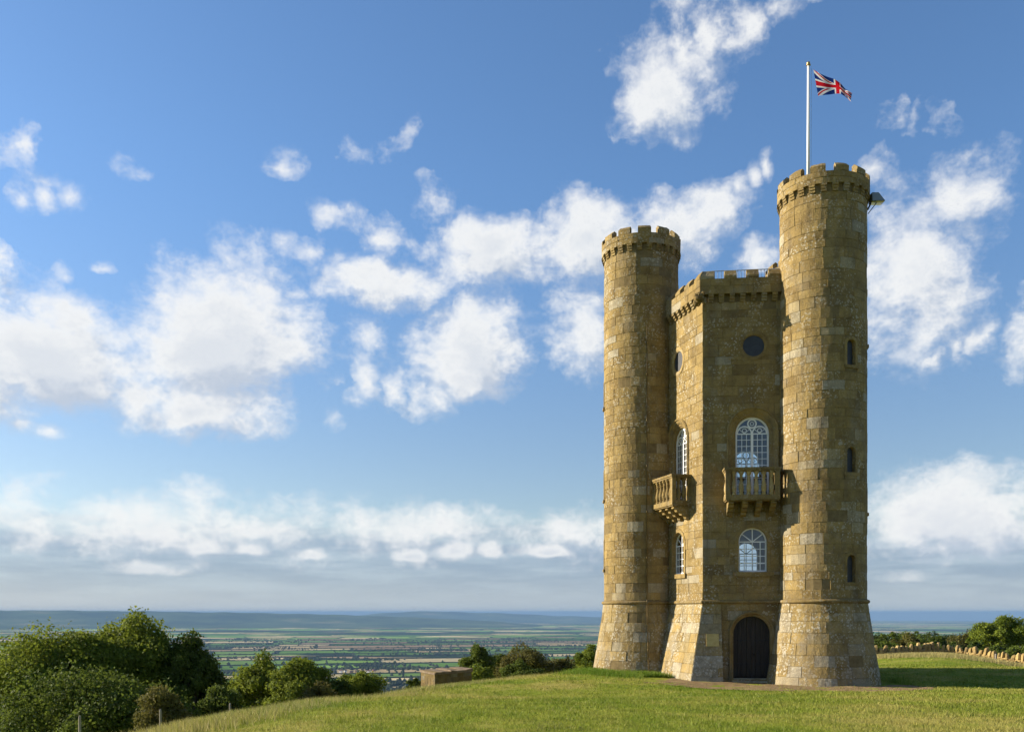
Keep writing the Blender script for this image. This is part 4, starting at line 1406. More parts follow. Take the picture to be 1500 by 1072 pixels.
blob(g, gc, (.21, .21, .24)); blob(g, gc + Vector((gd.x, gd.y, 0)) * .2 + Vector((0, 0, -.09)), (.12, .12, .10))
for s in (-1, 1):
    sv = Vector((-gd.y, gd.x, 0)) * s
    blob(g, gc + sv * .17 + Vector((0, 0, .13)), (.08, .08, .10)); blob(g, gc + sv * .2 + Vector((gd.x, gd.y, 0)) * -.05 + Vector((0, 0, -.17)), (.12, .12, .17))
    blob(g, gc + sv * .08 + Vector((gd.x, gd.y, 0)) * .19 + Vector((0, 0, .07)), (.045, .045, .045))
gg = g.build('gargoyle', m_trim, tower); gg['label'] = 'carved stone beast under the parapet corner'

# handrail on the roof behind the battlements
b = MB()
for fn in (F_CR, F_CL):
    for z in (17.18, 17.66):
        b.tube(fn(.4, z, -.35), fn(fn.len - 1.6, z, -.35), .02, .02, 6)
    for i in range(24):
        x = .4 + i * .14
        if x < fn.len - 1.6: b.tube(fn(x, 16.9, -.35), fn(x, 17.66, -.35), .013, .013, 6)
rl = b.build('roof_railing', m_rail, tower)
b = MB(); b.face([(OC.x + (p.x - OC.x) * .96, OC.y + (p.y - OC.y) * .96, 16.93) for p in (C, TR, P, TB, Q, WI)]); b.build('roof', m_lead, tower)

# pipe down the far turret
b = MB()
ap = AL - R_(8.5); pr = lambda z: turret_r(z) + .03
zs = [0.0, .8, 1.6, 2.4, 3.25]; 
for z0, z1 in zip(zs[:-1] + [3.25, 3.55], zs[1:] + [3.55, 16.1]):
    o_ = lambda z: (TL.x + (pr(z) + (.10 if 3.2 < z < 3.5 else 0)) * math.sin(ap), TL.y + (pr(z) + (.10 if 3.2 < z < 3.5 else 0)) * math.cos(ap), z)
    b.tube(o_(z0), o_(z1), .022, .022, 8, (.3, .7, .1))
for z in np.arange(1.2, 15.8, 2.1):
    r = turret_r(z); b.tube((TL.x + (r + .05) * math.sin(ap), TL.y + (r + .05) * math.cos(ap), z), (TL.x + (r + .05) * math.sin(ap), TL.y + (r + .05) * math.cos(ap), z + .09), .032, .032, 8, (.3, .7, .1))
b.build('downpipe', m_trim, tower, smooth=True)

# ------------------------------------------------------------------ link the stones: the largest in view one by one, the rest joined
BLOCKS.sort(key=lambda q: -q[3])
pools = {}
for i, (own, b, ctr, s) in enumerate(BLOCKS):
    core, kind = own
    mat = m_plinth if kind == 'plinth' else m_stone
    if i < 290:
        b.build('stone_block', mat, core, fix=True)
    else:
        pools.setdefault((core.name, kind), (core, mat, MB()))
        pl_ = pools[(core.name, kind)][2]
        o_ = len(pl_.v); pl_.v += b.v; pl_.f += [tuple(x + o_ for x in f) for f in b.f]; pl_.c += b.c
for (nm_, kind), (core, mat, b) in pools.items():
    o = b.build('stonework', mat, core, fix=False)
    import bmesh
    bm = bmesh.new(); bm.from_mesh(o.data); bmesh.ops.remove_doubles(bm, verts=bm.verts, dist=1e-5); bmesh.ops.recalc_face_normals(bm, faces=bm.faces); bm.to_mesh(o.data); bm.free()
    o['kind'] = 'stuff'

# ------------------------------------------------------------------ flagpole, flag, floodlight
fp_b = Vector((TR.x - .60, TR.y + .05, 20.35))
pole = empty('flagpole', fp_b); tag(pole, 'white flagpole rising from the near turret', 'flagpole')
b = MB(); b.tube(fp_b, fp_b + Vector((0.01, 0, 5.72)), .072, .052, 12); b.build('pole', m_white, pole, smooth=True)
m_gilt, k, out = new_mat('gilt_metal'); bsdf(k, out, (0.45, 0.30, 0.10, 1), 0.4, None, 0.5, 0.8)
b = MB(); b.lathe(fp_b + Vector((0.01, 0, 5.72)), [(.0, 0.0), (.09, .0), (.09, .035), (.04, .04), (.075, .09), (.06, .14), (0, .16)], 12); b.build('finial', m_gilt, pole, smooth=True)
m_rope, k, out = new_mat('halyard_rope'); bsdf(k, out, (0.30, 0.28, 0.24, 1), 0.9)
b = MB(); b.tube(fp_b + Vector((.11, -.03, .4)), fp_b + Vector((.12, -.03, 5.62)), .006, .006, 5); b.build('halyard', m_rope, pole)

m_flag, k, out = new_mat('union_flag')
uv = k.n('ShaderNodeTexCoord', {}, out=2)
u, v = [k.n('ShaderNodeSeparateXYZ', {0: uv}, out=i) for i in range(2)]
X = k.m('MULTIPLY', k.m('SUBTRACT', u, 0.5), 60.0); Y = k.m('MULTIPLY', k.m('SUBTRACT', v, 0.5), 30.0)
aX, aY = k.m('ABSOLUTE', X), k.m('ABSOLUTE', Y)
q5 = 1 / math.sqrt(5)
d1 = k.m('MULTIPLY', k.m('SUBTRACT', X, k.m('MULTIPLY', Y, 2.0)), q5)      # distance to the rising diagonal
d2 = k.m('MULTIPLY', k.m('ADD', X, k.m('MULTIPLY', Y, 2.0)), q5)
lt = lambda a, b_: k.m('LESS_THAN', a, b_)
gt = lambda a, b_: k.m('GREATER_THAN', a, b_)
wsal = k.m('MAXIMUM', lt(k.m('ABSOLUTE', d1), 3.0), lt(k.m('ABSOLUTE', d2), 3.0))
sx_ = k.m('SIGN', X)
r1 = k.m('MULTIPLY', d1, sx_); r2 = k.m('MULTIPLY', d2, sx_)
red1 = k.m('MULTIPLY', gt(r1, 0.0), lt(r1, 2.0)); red2 = k.m('MULTIPLY', gt(r2, -2.0), lt(r2, 0.0))
wcross = k.m('MAXIMUM', lt(aX, 5.0), lt(aY, 5.0)); rcross = k.m('MAXIMUM', lt(aX, 3.0), lt(aY, 3.0))
fcol = k.mix(wsal, (0.010, 0.030, 0.16), (0.72, 0.70, 0.68))
fcol = k.mix(k.m('MAXIMUM', red1, red2), fcol, (0.50, 0.012, 0.022))
fcol = k.mix(wcross, fcol, (0.72, 0.70, 0.68))
fcol = k.mix(rcross, fcol, (0.50, 0.012, 0.022))
fb_ = k.n('ShaderNodeBsdfPrincipled', {'Base Color': fcol, 'Roughness': 0.8, 'Specular IOR Level': 0.1})
ft = k.n('ShaderNodeBsdfTranslucent', {0: fcol})
k.nt.links.new(k.n('ShaderNodeMixShader', {0: 0.3, 1: fb_, 2: ft}), out.inputs['Surface'])
nu, nv = 44, 18
# the cloth hangs from the halyard and streams away to the right, sagging and folded at the fly
top_c = [(1191.5, 102.5), (1201, 108), (1211, 112.5), (1222, 116), (1231, 122), (1238, 130.5), (1243, 133), (1248, 137)]
bot_c = [(1198.5, 141), (1206, 139.5), (1214, 139), (1224, 137.5), (1231, 137.5), (1237, 141), (1242, 145), (1246, 149)]
V, UV = [], []
for i in range(nu + 1):
    fu = i / nu; s = fu * (len(top_c) - 1)
    tp = [np.interp(s, range(len(top_c)), [p[j] for p in top_c]) for j in (0, 1)]
    bp = [np.interp(s, range(len(bot_c)), [p[j] for p in bot_c]) for j in (0, 1)]
    for j in range(nv + 1):
        fv = j / nv
        wav = .18 * math.sin(fu * 9.5 + fv * 2.2) * fu + .10 * math.sin(fu * 17 - fv * 3.0) * fu + .12 * math.sin(fv * 3.1) * (1 - .3 * fu)
        dep = 39.8 + wav + fu * .5
        px_, py_ = tp[0] + (bp[0] - tp[0]) * fv, tp[1] + (bp[1] - tp[1]) * fv
        V.append(px_ray(px_, py_, dep)); UV.append((fu, 1 - fv))
Fq = [(i * (nv + 1) + j, (i + 1) * (nv + 1) + j, (i + 1) * (nv + 1) + j + 1, i * (nv + 1) + j + 1) for i in range(nu) for j in range(nv)]
me = bpy.data.meshes.new('flag'); me.from_pydata(V, [], Fq)
uvl = me.uv_layers.new(name='UVMap')
for lp in me.loops: uvl.data[lp.index].uv = UV[lp.vertex_index]
me.polygons.foreach_set('use_smooth', [True] * len(me.polygons)); me.materials.append(m_flag)
flag = link('flag', me); tag(flag, 'red white and blue union flag flying from the white pole', 'flag')

fl_p = Vector(px_ray(1275, 294, 39.3))
flood = empty('floodlight', fl_p); tag(flood, 'small grey floodlight on a bracket at the top of the near turret', 'floodlight')
m_case, k, out = new_mat('grey_casing'); bsdf(k, out, (0.16, 0.19, 0.21, 1), 0.35, None, 0.5)
b = MB(); e = lambda x, z, y: (fl_p.x + x, fl_p.y + y, fl_p.z + z)
b.hexa([e(.0, -.10, -.25), e(.52, -.10, -.25), e(.52, -.10, .2), e(.0, -.10, .2), e(.0, .26, -.2), e(.27, .26, -.2), e(.27, .26, .15), e(.0, .26, .15)])
b.build('casing', m_case, flood)
b = MB(); b.tube(e(-.25, .0, 0), e(.1, -.05, 0), .03, .03, 6); b.tube(e(-.1, -.55, 0), e(.25, -.1, 0), .018, .018, 6); b.tube(e(-.12, -.38, 0), e(.02, -.12, 0), .04, .03, 6); b.build('bracket', m_iron, flood)
b = MB(); b.hexa([e(.03, -.125, -.23), e(.50, -.125, -.23), e(.50, -.125, .18), e(.03, -.125, .18), e(.03, -.101, -.23), e(.50, -.101, -.23), e(.50, -.101, .18), e(.03, -.101, .18)]); b.build('lamp_glass', m_glass, flood)

# ------------------------------------------------------------------ trees and bushes
def leaf_cloud(r, centres, radii, n, size, flat=0.8):
    """n leaf quads spread over the outsides of many small clumps"""
    w = radii ** 2; idx = r.choice(len(centres), n, p=w / w.sum())
    d = r.normal(size=(n, 3)); d[:, 2] = d[:, 2] * 0.9 + 0.25; d /= np.linalg.norm(d, axis=1)[:, None]
    rad = radii[idx] * np.clip(r.normal(0.86, 0.17, n), 0.25, 1.25)
    st = r.uniform(0.7, 1.75, (len(centres), 3)) * np.array([1, 1, flat])
    p = centres[idx] + d * rad[:, None] * st[idx]
    stray = r.random(n) < 0.10
    p[stray] += r.normal(0, 0.10, (int(stray.sum()), 3)) * radii.max() * 1.6
    nm = d + r.normal(0, 0.65, (n, 3)); nm /= np.linalg.norm(nm, axis=1)[:, None]
    t = np.cross(nm, r.normal(size=(n, 3))); t /= np.linalg.norm(t, axis=1)[:, None] + 1e-9
    b = np.cross(nm, t)
    s = size * r.uniform(0.6, 1.35, n)[:, None]
    q = np.stack([p - t * s * .5, p - b * s * .30 + t * s * .05, p + t * s * .55, p + b * s * .30 + t * s * .05], 1)
    return q, idx, d


def make_tree(name, label, cat, base, height, crown_w, crown_z0, seed, nleaf, leaf, mat, crown_off=(0, 0), group=None, nl=68, trunk=True, flat=0.85, lean=0.0, crown_d=None, parts=True):
    """height above base; crown from crown_z0 (fraction of the height) to the top; limbs reach every clump"""
    r = np.random.default_rng(seed)
    base = Vector(base)
    root = empty(name, base); tag(root, label, cat, group)
    H0 = height * crown_z0; ch = height - H0; cw = crown_w / 2; cd = (crown_d or crown_w) / 2
    cen = np.array([base.x + crown_off[0], base.y + crown_off[1], base.z + H0 + ch * .48])
    # clumps: spread through the crown, denser towards its skin, uneven outline
    cs, rs = [], []
    while len(cs) < nl:
        d = r.normal(size=3); d /= np.linalg.norm(d)
        if d[2] < -0.75: continue
        f = r.uniform(0.25, 1.0) ** 0.55 * r.uniform(0.80, 1.06)
        wz = 1.0 - 0.30 * max(0, d[2]) if d[2] > 0 else 1.0
        cs.append(cen + d * f * np.array([cw * wz, cd * wz, ch * .52]) * 0.93 + np.array([lean * d[2], 0, 0]))
        rs.append(r.uniform(0.07, 0.17) * min(crown_w, ch * 1.25))
    cs, rs = np.array(cs), np.array(rs)
    q, idx, d = leaf_cloud(r, cs, rs, nleaf, leaf, flat)
    zrel = (q.mean(1)[:, 2] - cen[2]) / ch
    t = np.clip(0.45 + r.normal(0, 0.2, nleaf) + (r.random(len(cs))[idx] - .5) * .5, 0, 1)
    me = fast_mesh('crown', q, 4, mat, np.stack([t, t, t], 1))
    me.transform(__import__('mathutils').Matrix.Translation(-base))
    o = link('crown', me, root)
    b = MB()
    tr = max(0.05, height * 0.028)
    top = Vector((float(cen[0]), float(cen[1]), float(cen[2])))
    fork = base + (top - base) * 0.55
    pts = [base + Vector((0, 0, -.3)), base + (fork - base) * .5 + Vector((r.normal(0, .02) * height, r.normal(0, .02) * height, 0)), fork]
    b.tube(pts[0], pts[1], tr * 1.35, tr, 8, cap=False); b.tube(pts[1], pts[2], tr, tr * .8, 8, cap=False)
    for i in range(len(cs)):
        if i % 3 and nl > 20: continue
        e = Vector(cs[i]); m = fork + (e - fork) * .5 + Vector((r.normal(0, .04), r.normal(0, .04), .05)) * height * .5
        b.tube(fork, m, tr * .5, tr * .28, 6, cap=False); b.tube(m, e, tr * .28, tr * .08, 5, cap=False)
    tk = b.build('trunk', m_bark, root, smooth=True)
    return root


def tree_px(name, label, cat, px, top, wpx, depth, hpx, seed, nleaf, leaf, mat, z0=0.25, off=None, **kw):
    """px: middle of the crown, top: skyline, wpx and hpx: crown size, all as seen at that distance"""
    s = depth / F_PX
    x, y, ztop = px_ray(px, top, depth)
    zb = gz(x, y) - 0.15
    h = ztop - zb
    crown_h = hpx * s
    return make_tree(name, label, cat, (x, y, zb), h, wpx * s, max(0.06, 1 - crown_h / h), seed, nleaf, leaf, mat, **kw)


G1, G2, G3, G4 = 'trees on the slope below the lawn', 'bushes beyond the lawn crest', 'trees behind the dry stone wall', None
tree_px('tree', 'dense dark green tree, tallest of the clump at the left edge', 'tree', 193, 890, 168, 46, 215, 1, 60000, .15, m_leaf, group=G1, nl=88)
tree_px('tree', 'broad sunlit tree at the far left edge, left of the tallest tree', 'tree', 66, 926, 215, 43, 205, 2, 60000, .14, m_leaf, group=G1, nl=88)
tree_px('tree', 'narrow dark tree just right of the tallest tree on the left', 'tree', 281, 920, 104, 45, 165, 3, 30000, .13, m_leaf2, group=G1, nl=52)
tree_px('tree', 'leafy tree wedged between the two largest trees at left', 'tree', 128, 916, 150, 44, 190, 24, 42000, .14, m_leaf, group=G1, nl=70)
tree_px('tree', 'dark shaded tree filling the bottom left corner below the taller trees', 'tree', 130, 975, 300, 38, 170, 4, 36000, .14, m_leaf2, group=G1, nl=80)
tree_px('bush', 'brownish green hawthorn bush in front of the dark trees at left', 'bush', 238, 1004, 92, 29, 88, 5, 16000, .085, m_leaf3, group=G2, nl=52, z0=.1)
tree_px('tree', 'rounded green tree, left one of the pair near the lawn crest', 'tree', 378, 962, 108, 52, 110, 6, 24000, .15, m_leaf, group=G1, nl=60)
tree_px('tree', 'rounded green tree, right one of the pair near the lawn crest', 'tree', 443, 960, 100, 48, 100, 7, 24000, .14, m_leaf, group=G1, nl=60)
tree_px('bush', 'brown tinged bush at the foot of the paired rounded trees', 'bush', 470, 1003, 72, 44, 50, 8, 9000, .11, m_leaf3, group=G2, nl=36)
tree_px('bush', 'low dark bush beside the narrow dark tree on the left', 'bush', 322, 1004, 74, 40, 66, 9, 9000, .11, m_leaf2, group=G2, nl=36)
tree_px('bush', 'pale green bush at the right end of the left clump', 'bush', 532, 981, 84, 50, 60, 10, 13000, .12, m_leaf, group=G2, nl=44)
tree_px('bush', 'small green bush left of the pale bush near the crest', 'bush', 497, 992, 46, 47, 50, 11, 7000, .11, m_leaf2, group=G2, nl=28)
tree_px('tree', 'small dark tree standing right of the stone hut', 'tree', 699, 944, 58, 66, 70, 12, 15000, .15, m_leaf2, group=G1, nl=44)
tree_px('bush', 'green bush right behind the stone hut corner', 'bush', 704, 972, 50, 62, 42, 13, 8000, .13, m_leaf, group=G2, nl=32)
tree_px('bush', 'broad rounded olive bush midway between hut and tower', 'bush', 771, 948, 86, 68, 60, 14, 16000, .14, m_leaf3, group=G2, nl=52)
tree_px('bush', 'dark bush between the small tree and the broad olive bush', 'bush', 733, 957, 50, 70, 50, 15, 9000, .14, m_leaf2, group=G2, nl=36)
tree_px('bush', 'low green bush under the broad olive bush', 'bush', 757, 968, 74, 63, 40, 16, 9000, .13, m_leaf2, group=G2, nl=36)
tree_px('bush', 'long low olive bush left of the tower foot', 'bush', 822, 958, 84, 70, 44, 17, 13000, .14, m_leaf3, group=G2, nl=48)
tree_px('bush', 'bright green bush touching the tower foot at left', 'bush', 862, 943, 40, 66, 46, 18, 8000, .14, m_leaf, group=G2, nl=28)
tree_px('bush', 'dark bush peeping at the left edge of the picture', 'bush', -8, 961, 60, 62, 60, 19, 6000, .14, m_leaf2, group=G2, nl=32)
tree_px('bush', 'small bush left of the stone hut', 'bush', 607, 990, 26, 60, 30, 20, 3500, .12, m_leaf2, group=G2, nl=20)
# wood behind the wall, tree by tree
rowR = [(1300, 926, 70, 118, m_leaf2), (1345, 922, 66, 128, m_leaf2), (1385, 926, 60, 120, m_leaf4), (1330, 933, 60, 104, m_leaf3), (1372, 934, 62, 102, m_leaf2), (1412, 929, 64, 112, m_leaf3), (1440, 922, 60, 130, m_leaf4),
        (1470, 907, 96, 104, m_leaf), (1425, 938, 66, 98, m_leaf2), (1500, 920, 70, 110, m_leaf2), (1295, 938, 50, 100, m_leaf2), (1535, 912, 80, 112, m_leaf2), (1465, 944, 70, 92, m_leaf2), (1398, 944, 60, 94, m_leaf4), (1350, 945, 60, 95, m_leaf2), (1308, 946, 56, 94, m_leaf4), (1500, 948, 60, 88, m_leaf2), (1276, 930, 50, 112, m_leaf4)]
labR = ['dark tree in the wood just right of the tower foot', 'flat topped tree far back in the wood behind the wall', 'dull green tree far back in the middle of the wood', 'olive tree in the front of the wood right of the tower', 'dark rounded tree behind the wall crest',
        'olive tree left of the big sunlit tree', 'distant tree peeping over the wood left of the big tree', 'big sunlit green tree at the right edge behind the wall', 'dark low tree under the left side of the big sunlit tree', 'dark tree right of the big sunlit tree', 'small dark tree against the tower edge on the right', 'tree cut by the right edge of the picture',
        'dark bush below the big sunlit tree', 'low dull bush above the wall coping', 'low dark bush above the highest wall coping', 'low dull bush nearest the tower above the wall', 'dark bush at the right edge above the wall', 'dull tree half hidden by the tower foot on the right']
for i, ((px, top, w, dep, mt), lb) in enumerate(zip(rowR, labR)):
    low_ = top > 937
    tree_px('bush' if low_ else 'tree', lb, 'bush' if low_ else 'tree', px, top, w * 1.3, dep, 46 if not low_ else 34, 40 + i, 16000 if i == 7 else 8000, .24 if i != 7 else .22, mt, group=G3, nl=52 if i == 7 else 34)

# ------------------------------------------------------------------ dry stone wall
m_wall = stone_mat('dry_stone', 0.1, -0.2, 1.35)
wpts = [Vector(px_ray(*w)) for w in wall_px]
for w in wpts: w.z = gz(w.x, w.y)
dsw = empty('dry_stone_wall', wpts[0]); tag(dsw, 'low golden dry stone wall with upright coping stones behind the tower', 'wall')
wr = random.Random(21)


def rock(w, d, h, rr):
    b = MB()
    rows = []
    for z, s in ((0, .92), (.35, 1.05), (.75, .98), (1.0, .62)):
        rows.append([(w * s * cx_ * (1 + rr.uniform(-.14, .14)), d * s * cy_ * (1 + rr.uniform(-.14, .14)), h * z + rr.uniform(-.04, .04) * h) for cx_, cy_ in ((-.5, -.35), (-.3, -.5), (.3, -.5), (.5, -.3), (.5, .35), (.25, .5), (-.3, .5), (-.5, .3))])
    b.grid(rows, (wr.uniform(.3, .75), wr.uniform(.8, 1.2), .1), closed=True); b.face(rows[-1], (wr.uniform(.4, .8), 1.15, .3)); b.face(rows[0][::-1])
    return b


copes = []
for i in range(7):
    me = rock(wr.uniform(.20, .32), .40, wr.uniform(.46, .66), wr).mesh('coping_stone'); me.materials.append(m_wall); copes.append(me)
cum = [0.0]
for a, b_ in zip(wpts[:-1], wpts[1:]): cum.append(cum[-1] + (b_ - a).length)


def along(s):
    for i in range(len(wpts) - 1):
        if s <= cum[i + 1]:
            return wpts[i].lerp(wpts[i + 1], (s - cum[i]) / (cum[i + 1] - cum[i])), (wpts[i + 1] - wpts[i]).normalized()
    return wpts[-1].copy(), (wpts[-1] - wpts[-2]).normalized()


s = 0.0; body_b = MB()
while s < cum[-1]:
    p, dv = along(s); sink = 0.18 * (0.5 + 0.5 * math.sin(s * .8)) + wr.uniform(0, .08)
    o = bpy.data.objects.new('coping_stone', wr.choice(copes)); COL.objects.link(o); o.parent = dsw; o.matrix_parent_inverse = inv_of(dsw)
    o.location = (p.x, p.y, p.z + .60 - sink * .6); o.rotation_euler = (wr.uniform(-.12, .12), wr.uniform(-.25, .25), math.atan2(dv.y, dv.x) + wr.uniform(-.3, .3))
    sc = wr.uniform(.85, 1.15); o.scale = (sc, sc, sc * wr.uniform(.85, 1.15))
    s += wr.uniform(.31, .42)
s = 0.0
for lay in range(5):
    s = wr.uniform(0, .2)
    while s < cum[-1]:
        p, dv = along(s); nv_ = Vector((-dv.y, dv.x, 0)); L_ = wr.uniform(.3, .62)
        r0 = rock(L_, .42, .17, wr); a = math.atan2(dv.y, dv.x)
        o_ = len(body_b.v)
        for (x, y, z) in r0.v:
            body_b.v.append((p.x + x * math.cos(a) - y * math.sin(a), p.y + x * math.sin(a) + y * math.cos(a), p.z - .12 + lay * .16 + z))
        body_b.f += [tuple(q + o_ for q in f) for f in r0.f]; body_b.c += r0.c
        s += L_ * .98
o = body_b.build('walling_stones', m_wall, dsw); o['kind'] = 'stuff'
m_wood, k, out = new_mat('weathered_post')
pos = k.n('ShaderNodeNewGeometry', {}, out=0)
wn = k.noise(k.n('ShaderNodeMapping', {0: pos, 3: (20, 20, 2.0)}), 1.0, 4.0, 0.6)
bsdf(k, out, k.ramp(wn, [(0.3, (0.13, 0.11, 0.085)), (0.7, (0.34, 0.30, 0.24))]), 0.9, None, 0.1)


def post(px, top, depth, label, group, r=.036):
    x, y, zt = px_ray(px, top, depth); zb = gz(x, y) - .3
    b = MB(); ln = wr.uniform(-.03, .03)
    b.tube((x, y, zb), (x + ln, y, zt - .05), r, r * .92, 9); b.tube((x + ln, y, zt - .05), (x + ln, y, zt), r * .92, r * .45, 9)
    o = b.build('fence_post', m_wood, None, origin=(x, y, zb)); tag(o, label, 'post', group)
    return Vector((x, y, zt))


PG = 'fence posts along the slope'
p1 = post(117, 1047, 24, 'pale fence post nearest the left edge, before the dark trees', PG)
p2 = post(236, 1038, 26, 'pale fence post in front of the brownish bush', PG)
p3 = post(337, 1029, 29, 'pale fence post at the foot of the rounded trees', PG)
p4 = post(1459, 957, 72, 'wooden post standing against the dry stone wall', 'fence posts by the wall', .09)
# ------------------------------------------------------------------ stone hut beyond the crest
hx, hy = px_ray(634, 990, 53)[:2]
hut = empty('stone_hut', (hx, hy, gz(hx, hy))); tag(hut, 'small flat roofed stone hut sunk behind the lawn crest', 'hut')
hA = Vector(px_ray(637.5, 990, 52)[:2]); hB = Vector(px_ray(691, 990, 54.5)[:2]); hD = Vector(px_ray(616.5, 990, 54.3)[:2])
zt = EYE + (Y0 - 984) / F_PX * 52; zb = min(gz(hA.x, hA.y), gz(hB.x, hB.y), gz(hD.x, hD.y)) - .6
m_hut = stone_mat('hut_stone', 0.3, 0.15, 0.6)
OC_keep = OC
hc = (hB + hD) / 2
OC = hc
F1, F2_, F3, F4 = Face(hA, hB), Face(hA, hD), Face(hB, hB + hD - hA), Face(hD, hB + hD - hA)
b = MB(); b.hexa([(p.x, p.y, z) for z in (zb, zt - .02) for p in [hA + (hc - hA) * .02, hB + (hc - hB) * .02, hB + hD - hA + (hc - (hB + hD - hA)) * .02, hD + (hc - hD) * .02]]); hw_ = b.build('wall', m_mortar, hut)
nb0 = len(BLOCKS); mo = MB(); hb = MB()
for f_ in (F1, F2_, F3, F4):
    flat_wall((hut, 'h'), mo, f_, 0, f_.len, zb, zt - .16, [], lambda: tint(.1), .16, .24, .3, .6)
mo.build('mortar_joints', m_mortar, hw_)
for bl in BLOCKS[nb0:]:
    if bl[2][2] > zt - 1.0 and bl[3] > 0: bl[1].build('stone_block', m_hut, hw_)
    else:
        o_ = len(hb.v); hb.v += bl[1].v; hb.f += [tuple(q + o_ for q in f) for f in bl[1].f]; hb.c += bl[1].c
o = hb.build('stonework', m_hut, hw_); o['kind'] = 'stuff'
m_roof, k, out = new_mat('mossy_roof')
pos = k.n('ShaderNodeNewGeometry', {}, out=0)
bsdf(k, out, k.ramp(k.noise(pos, 2.5, 5.0, 0.6), [(0.3, (0.10, 0.075, 0.05)), (0.6, (0.20, 0.15, 0.10)), (0.8, (0.14, 0.14, 0.05))]), 0.95, None, 0.1)
roof = empty('roof', (hc.x, hc.y, zt), hut); roof.matrix_parent_inverse = inv_of(hut)
ov = .1
rp4 = [hA + (hA - hc).normalized() * ov, hB + (hB - hc).normalized() * ov, hB + hD - hA + (hB + hD - hA - hc).normalized() * ov, hD + (hD - hc).normalized() * ov]
for i in range(5):
    u0, u1 = i / 5 + .004, (i + 1) / 5 - .004; dz = wr.uniform(-.05, .03); j = [Vector((wr.uniform(-.06, .06), wr.uniform(-.06, .06))) for _ in range(4)]
    cs_ = [rp4[0].lerp(rp4[1], u0) + j[0], rp4[0].lerp(rp4[1], u1) + j[1], rp4[3].lerp(rp4[2], u1) + j[2], rp4[3].lerp(rp4[2], u0) + j[3]]
    b = MB(); b.hexa([(p.x, p.y, z) for z in (zt - .15, ) for p in cs_] + [(p.x, p.y, zt + dz + wr.uniform(-.04, .04)) for p in cs_]); b.build('roof_slab', m_roof, roof)
OC = OC_keep

# ------------------------------------------------------------------ village in the vale
m_render, k, out = new_mat('white_render'); bsdf(k, out, (0.72, 0.70, 0.66, 1), 0.9)
m_brick, k, out = new_mat('red_brick'); bsdf(k, out, (0.30, 0.13, 0.08, 1), 0.9)
m_tile, k, out = new_mat('roof_tile'); bsdf(k, out, (0.16, 0.08, 0.06, 1), 0.9)
vr = random.Random(4)
houses = [(499, 985, 1, 'white house at the left of the far village below the pale bush'), (506, 984.5, 1, 'second white house from the left in the far village'), (523, 985, 0, 'red brick house left of centre in the far village'), (531, 984, 0, 'red brick house beside the paler one in the far village'), (540, 985.5, 1, 'white house nearest the stone hut in the far village'), (548, 983.5, 0, 'red brick house nearest the stone hut in the far village'), (515, 986.5, 0, 'red brick house lowest in the far village')]
for (px, py, wh, lb) in houses:
    d = 232.0 / ((py - Y0) / F_PX)
    x, y, _ = px_ray(px, py, d); z = float(vale_z(np.array([x]), np.array([y]))[0]) + 1.2
    h = empty('house', (x, y, z)); tag(h, lb, 'house', 'houses of the far village')
    w, dd, hh, a = vr.uniform(9, 13), vr.uniform(7, 9), vr.uniform(5, 6.5), vr.uniform(-.6, .6)
    f = lambda u, v, q: (x + u * math.cos(a) - v * math.sin(a), y + u * math.sin(a) + v * math.cos(a), z + q)
    b = MB(); b.hexa([f(u, v, q) for q in (-2, hh) for u, v in ((-w / 2, -dd / 2), (w / 2, -dd / 2), (w / 2, dd / 2), (-w / 2, dd / 2))])
    for s in (-1, 1): b.face([f(s * w / 2, -dd / 2, hh), f(s * w / 2, dd / 2, hh), f(s * w / 2, 0, hh + 3.2)])
    b.build('wall', m_render if wh else m_brick, h)
    b = MB(); e = .4
    for s in (-1, 1):
        b.hexa([f(-w / 2 - e, s * (dd / 2 + e), hh - .3), f(w / 2 + e, s * (dd / 2 + e), hh - .3), f(w / 2 + e, 0, hh + 3.25), f(-w / 2 - e, 0, hh + 3.25),
                f(-w / 2 - e, s * (dd / 2 + e), hh), f(w / 2 + e, s * (dd / 2 + e), hh), f(w / 2 + e, 0, hh + 3.6), f(-w / 2 - e, 0, hh + 3.6)])
    rf = b.build('roof', m_tile, h)
    b = MB(); b.hexa([f(w * .3 + u, v, q) for q in (hh + 2, hh + 5) for u, v in ((-.5, -.4), (.5, -.4), (.5, .4), (-.5, .4))]); b.build('chimney', m_brick, rf)

# ------------------------------------------------------------------ trodden path before the door
m_path, k, out = new_mat('trodden_earth')
pos = k.n('ShaderNodeNewGeometry', {}, out=0)
pn = k.noise(pos, 3.0, 6.0, 0.65)
bsdf(k, out, k.ramp(pn, [(0.3, (0.13, 0.085, 0.042)), (0.55, (0.23, 0.16, 0.08)), (0.75, (0.32, 0.24, 0.125))]), 0.97, k.n('ShaderNodeBump', {'Strength': 0.6, 'Distance': 0.03, 'Height': k.noise(pos, 16.0, 4.0, 0.65)}), 0.05)
edge_n = [(5.2, 37.6), (7.2, 34.6), (9.5, 32.8), (11.5, 32.2), (13.2, 32.3), (15, 33.6), (16.4, 36.6)]
edge_f = [(6.9, 40.6), (7.9, 40.6), (9.5, 40.6), (11.5, 40.6), (13.2, 38.2), (14.9, 38.6), (16.4, 38.2)]
rows = []
for j in range(13):
    row = []
    for i in range(61):
        s = i / 60 * (len(edge_n) - 1)
        n_ = [np.interp(s, range(7), [p[q] for p in edge_n]) for q in (0, 1)]; f_ = [np.interp(s, range(7), [p[q] for p in edge_f]) for q in (0, 1)]
        n_[1] += .12 * math.sin(i * .9) + .08 * math.sin(i * 2.3)
        x, y = n_[0] + (f_[0] - n_[0]) * j / 12, n_[1] + (f_[1] - n_[1]) * j / 12
        row.append((x, y))
    rows.append(row)
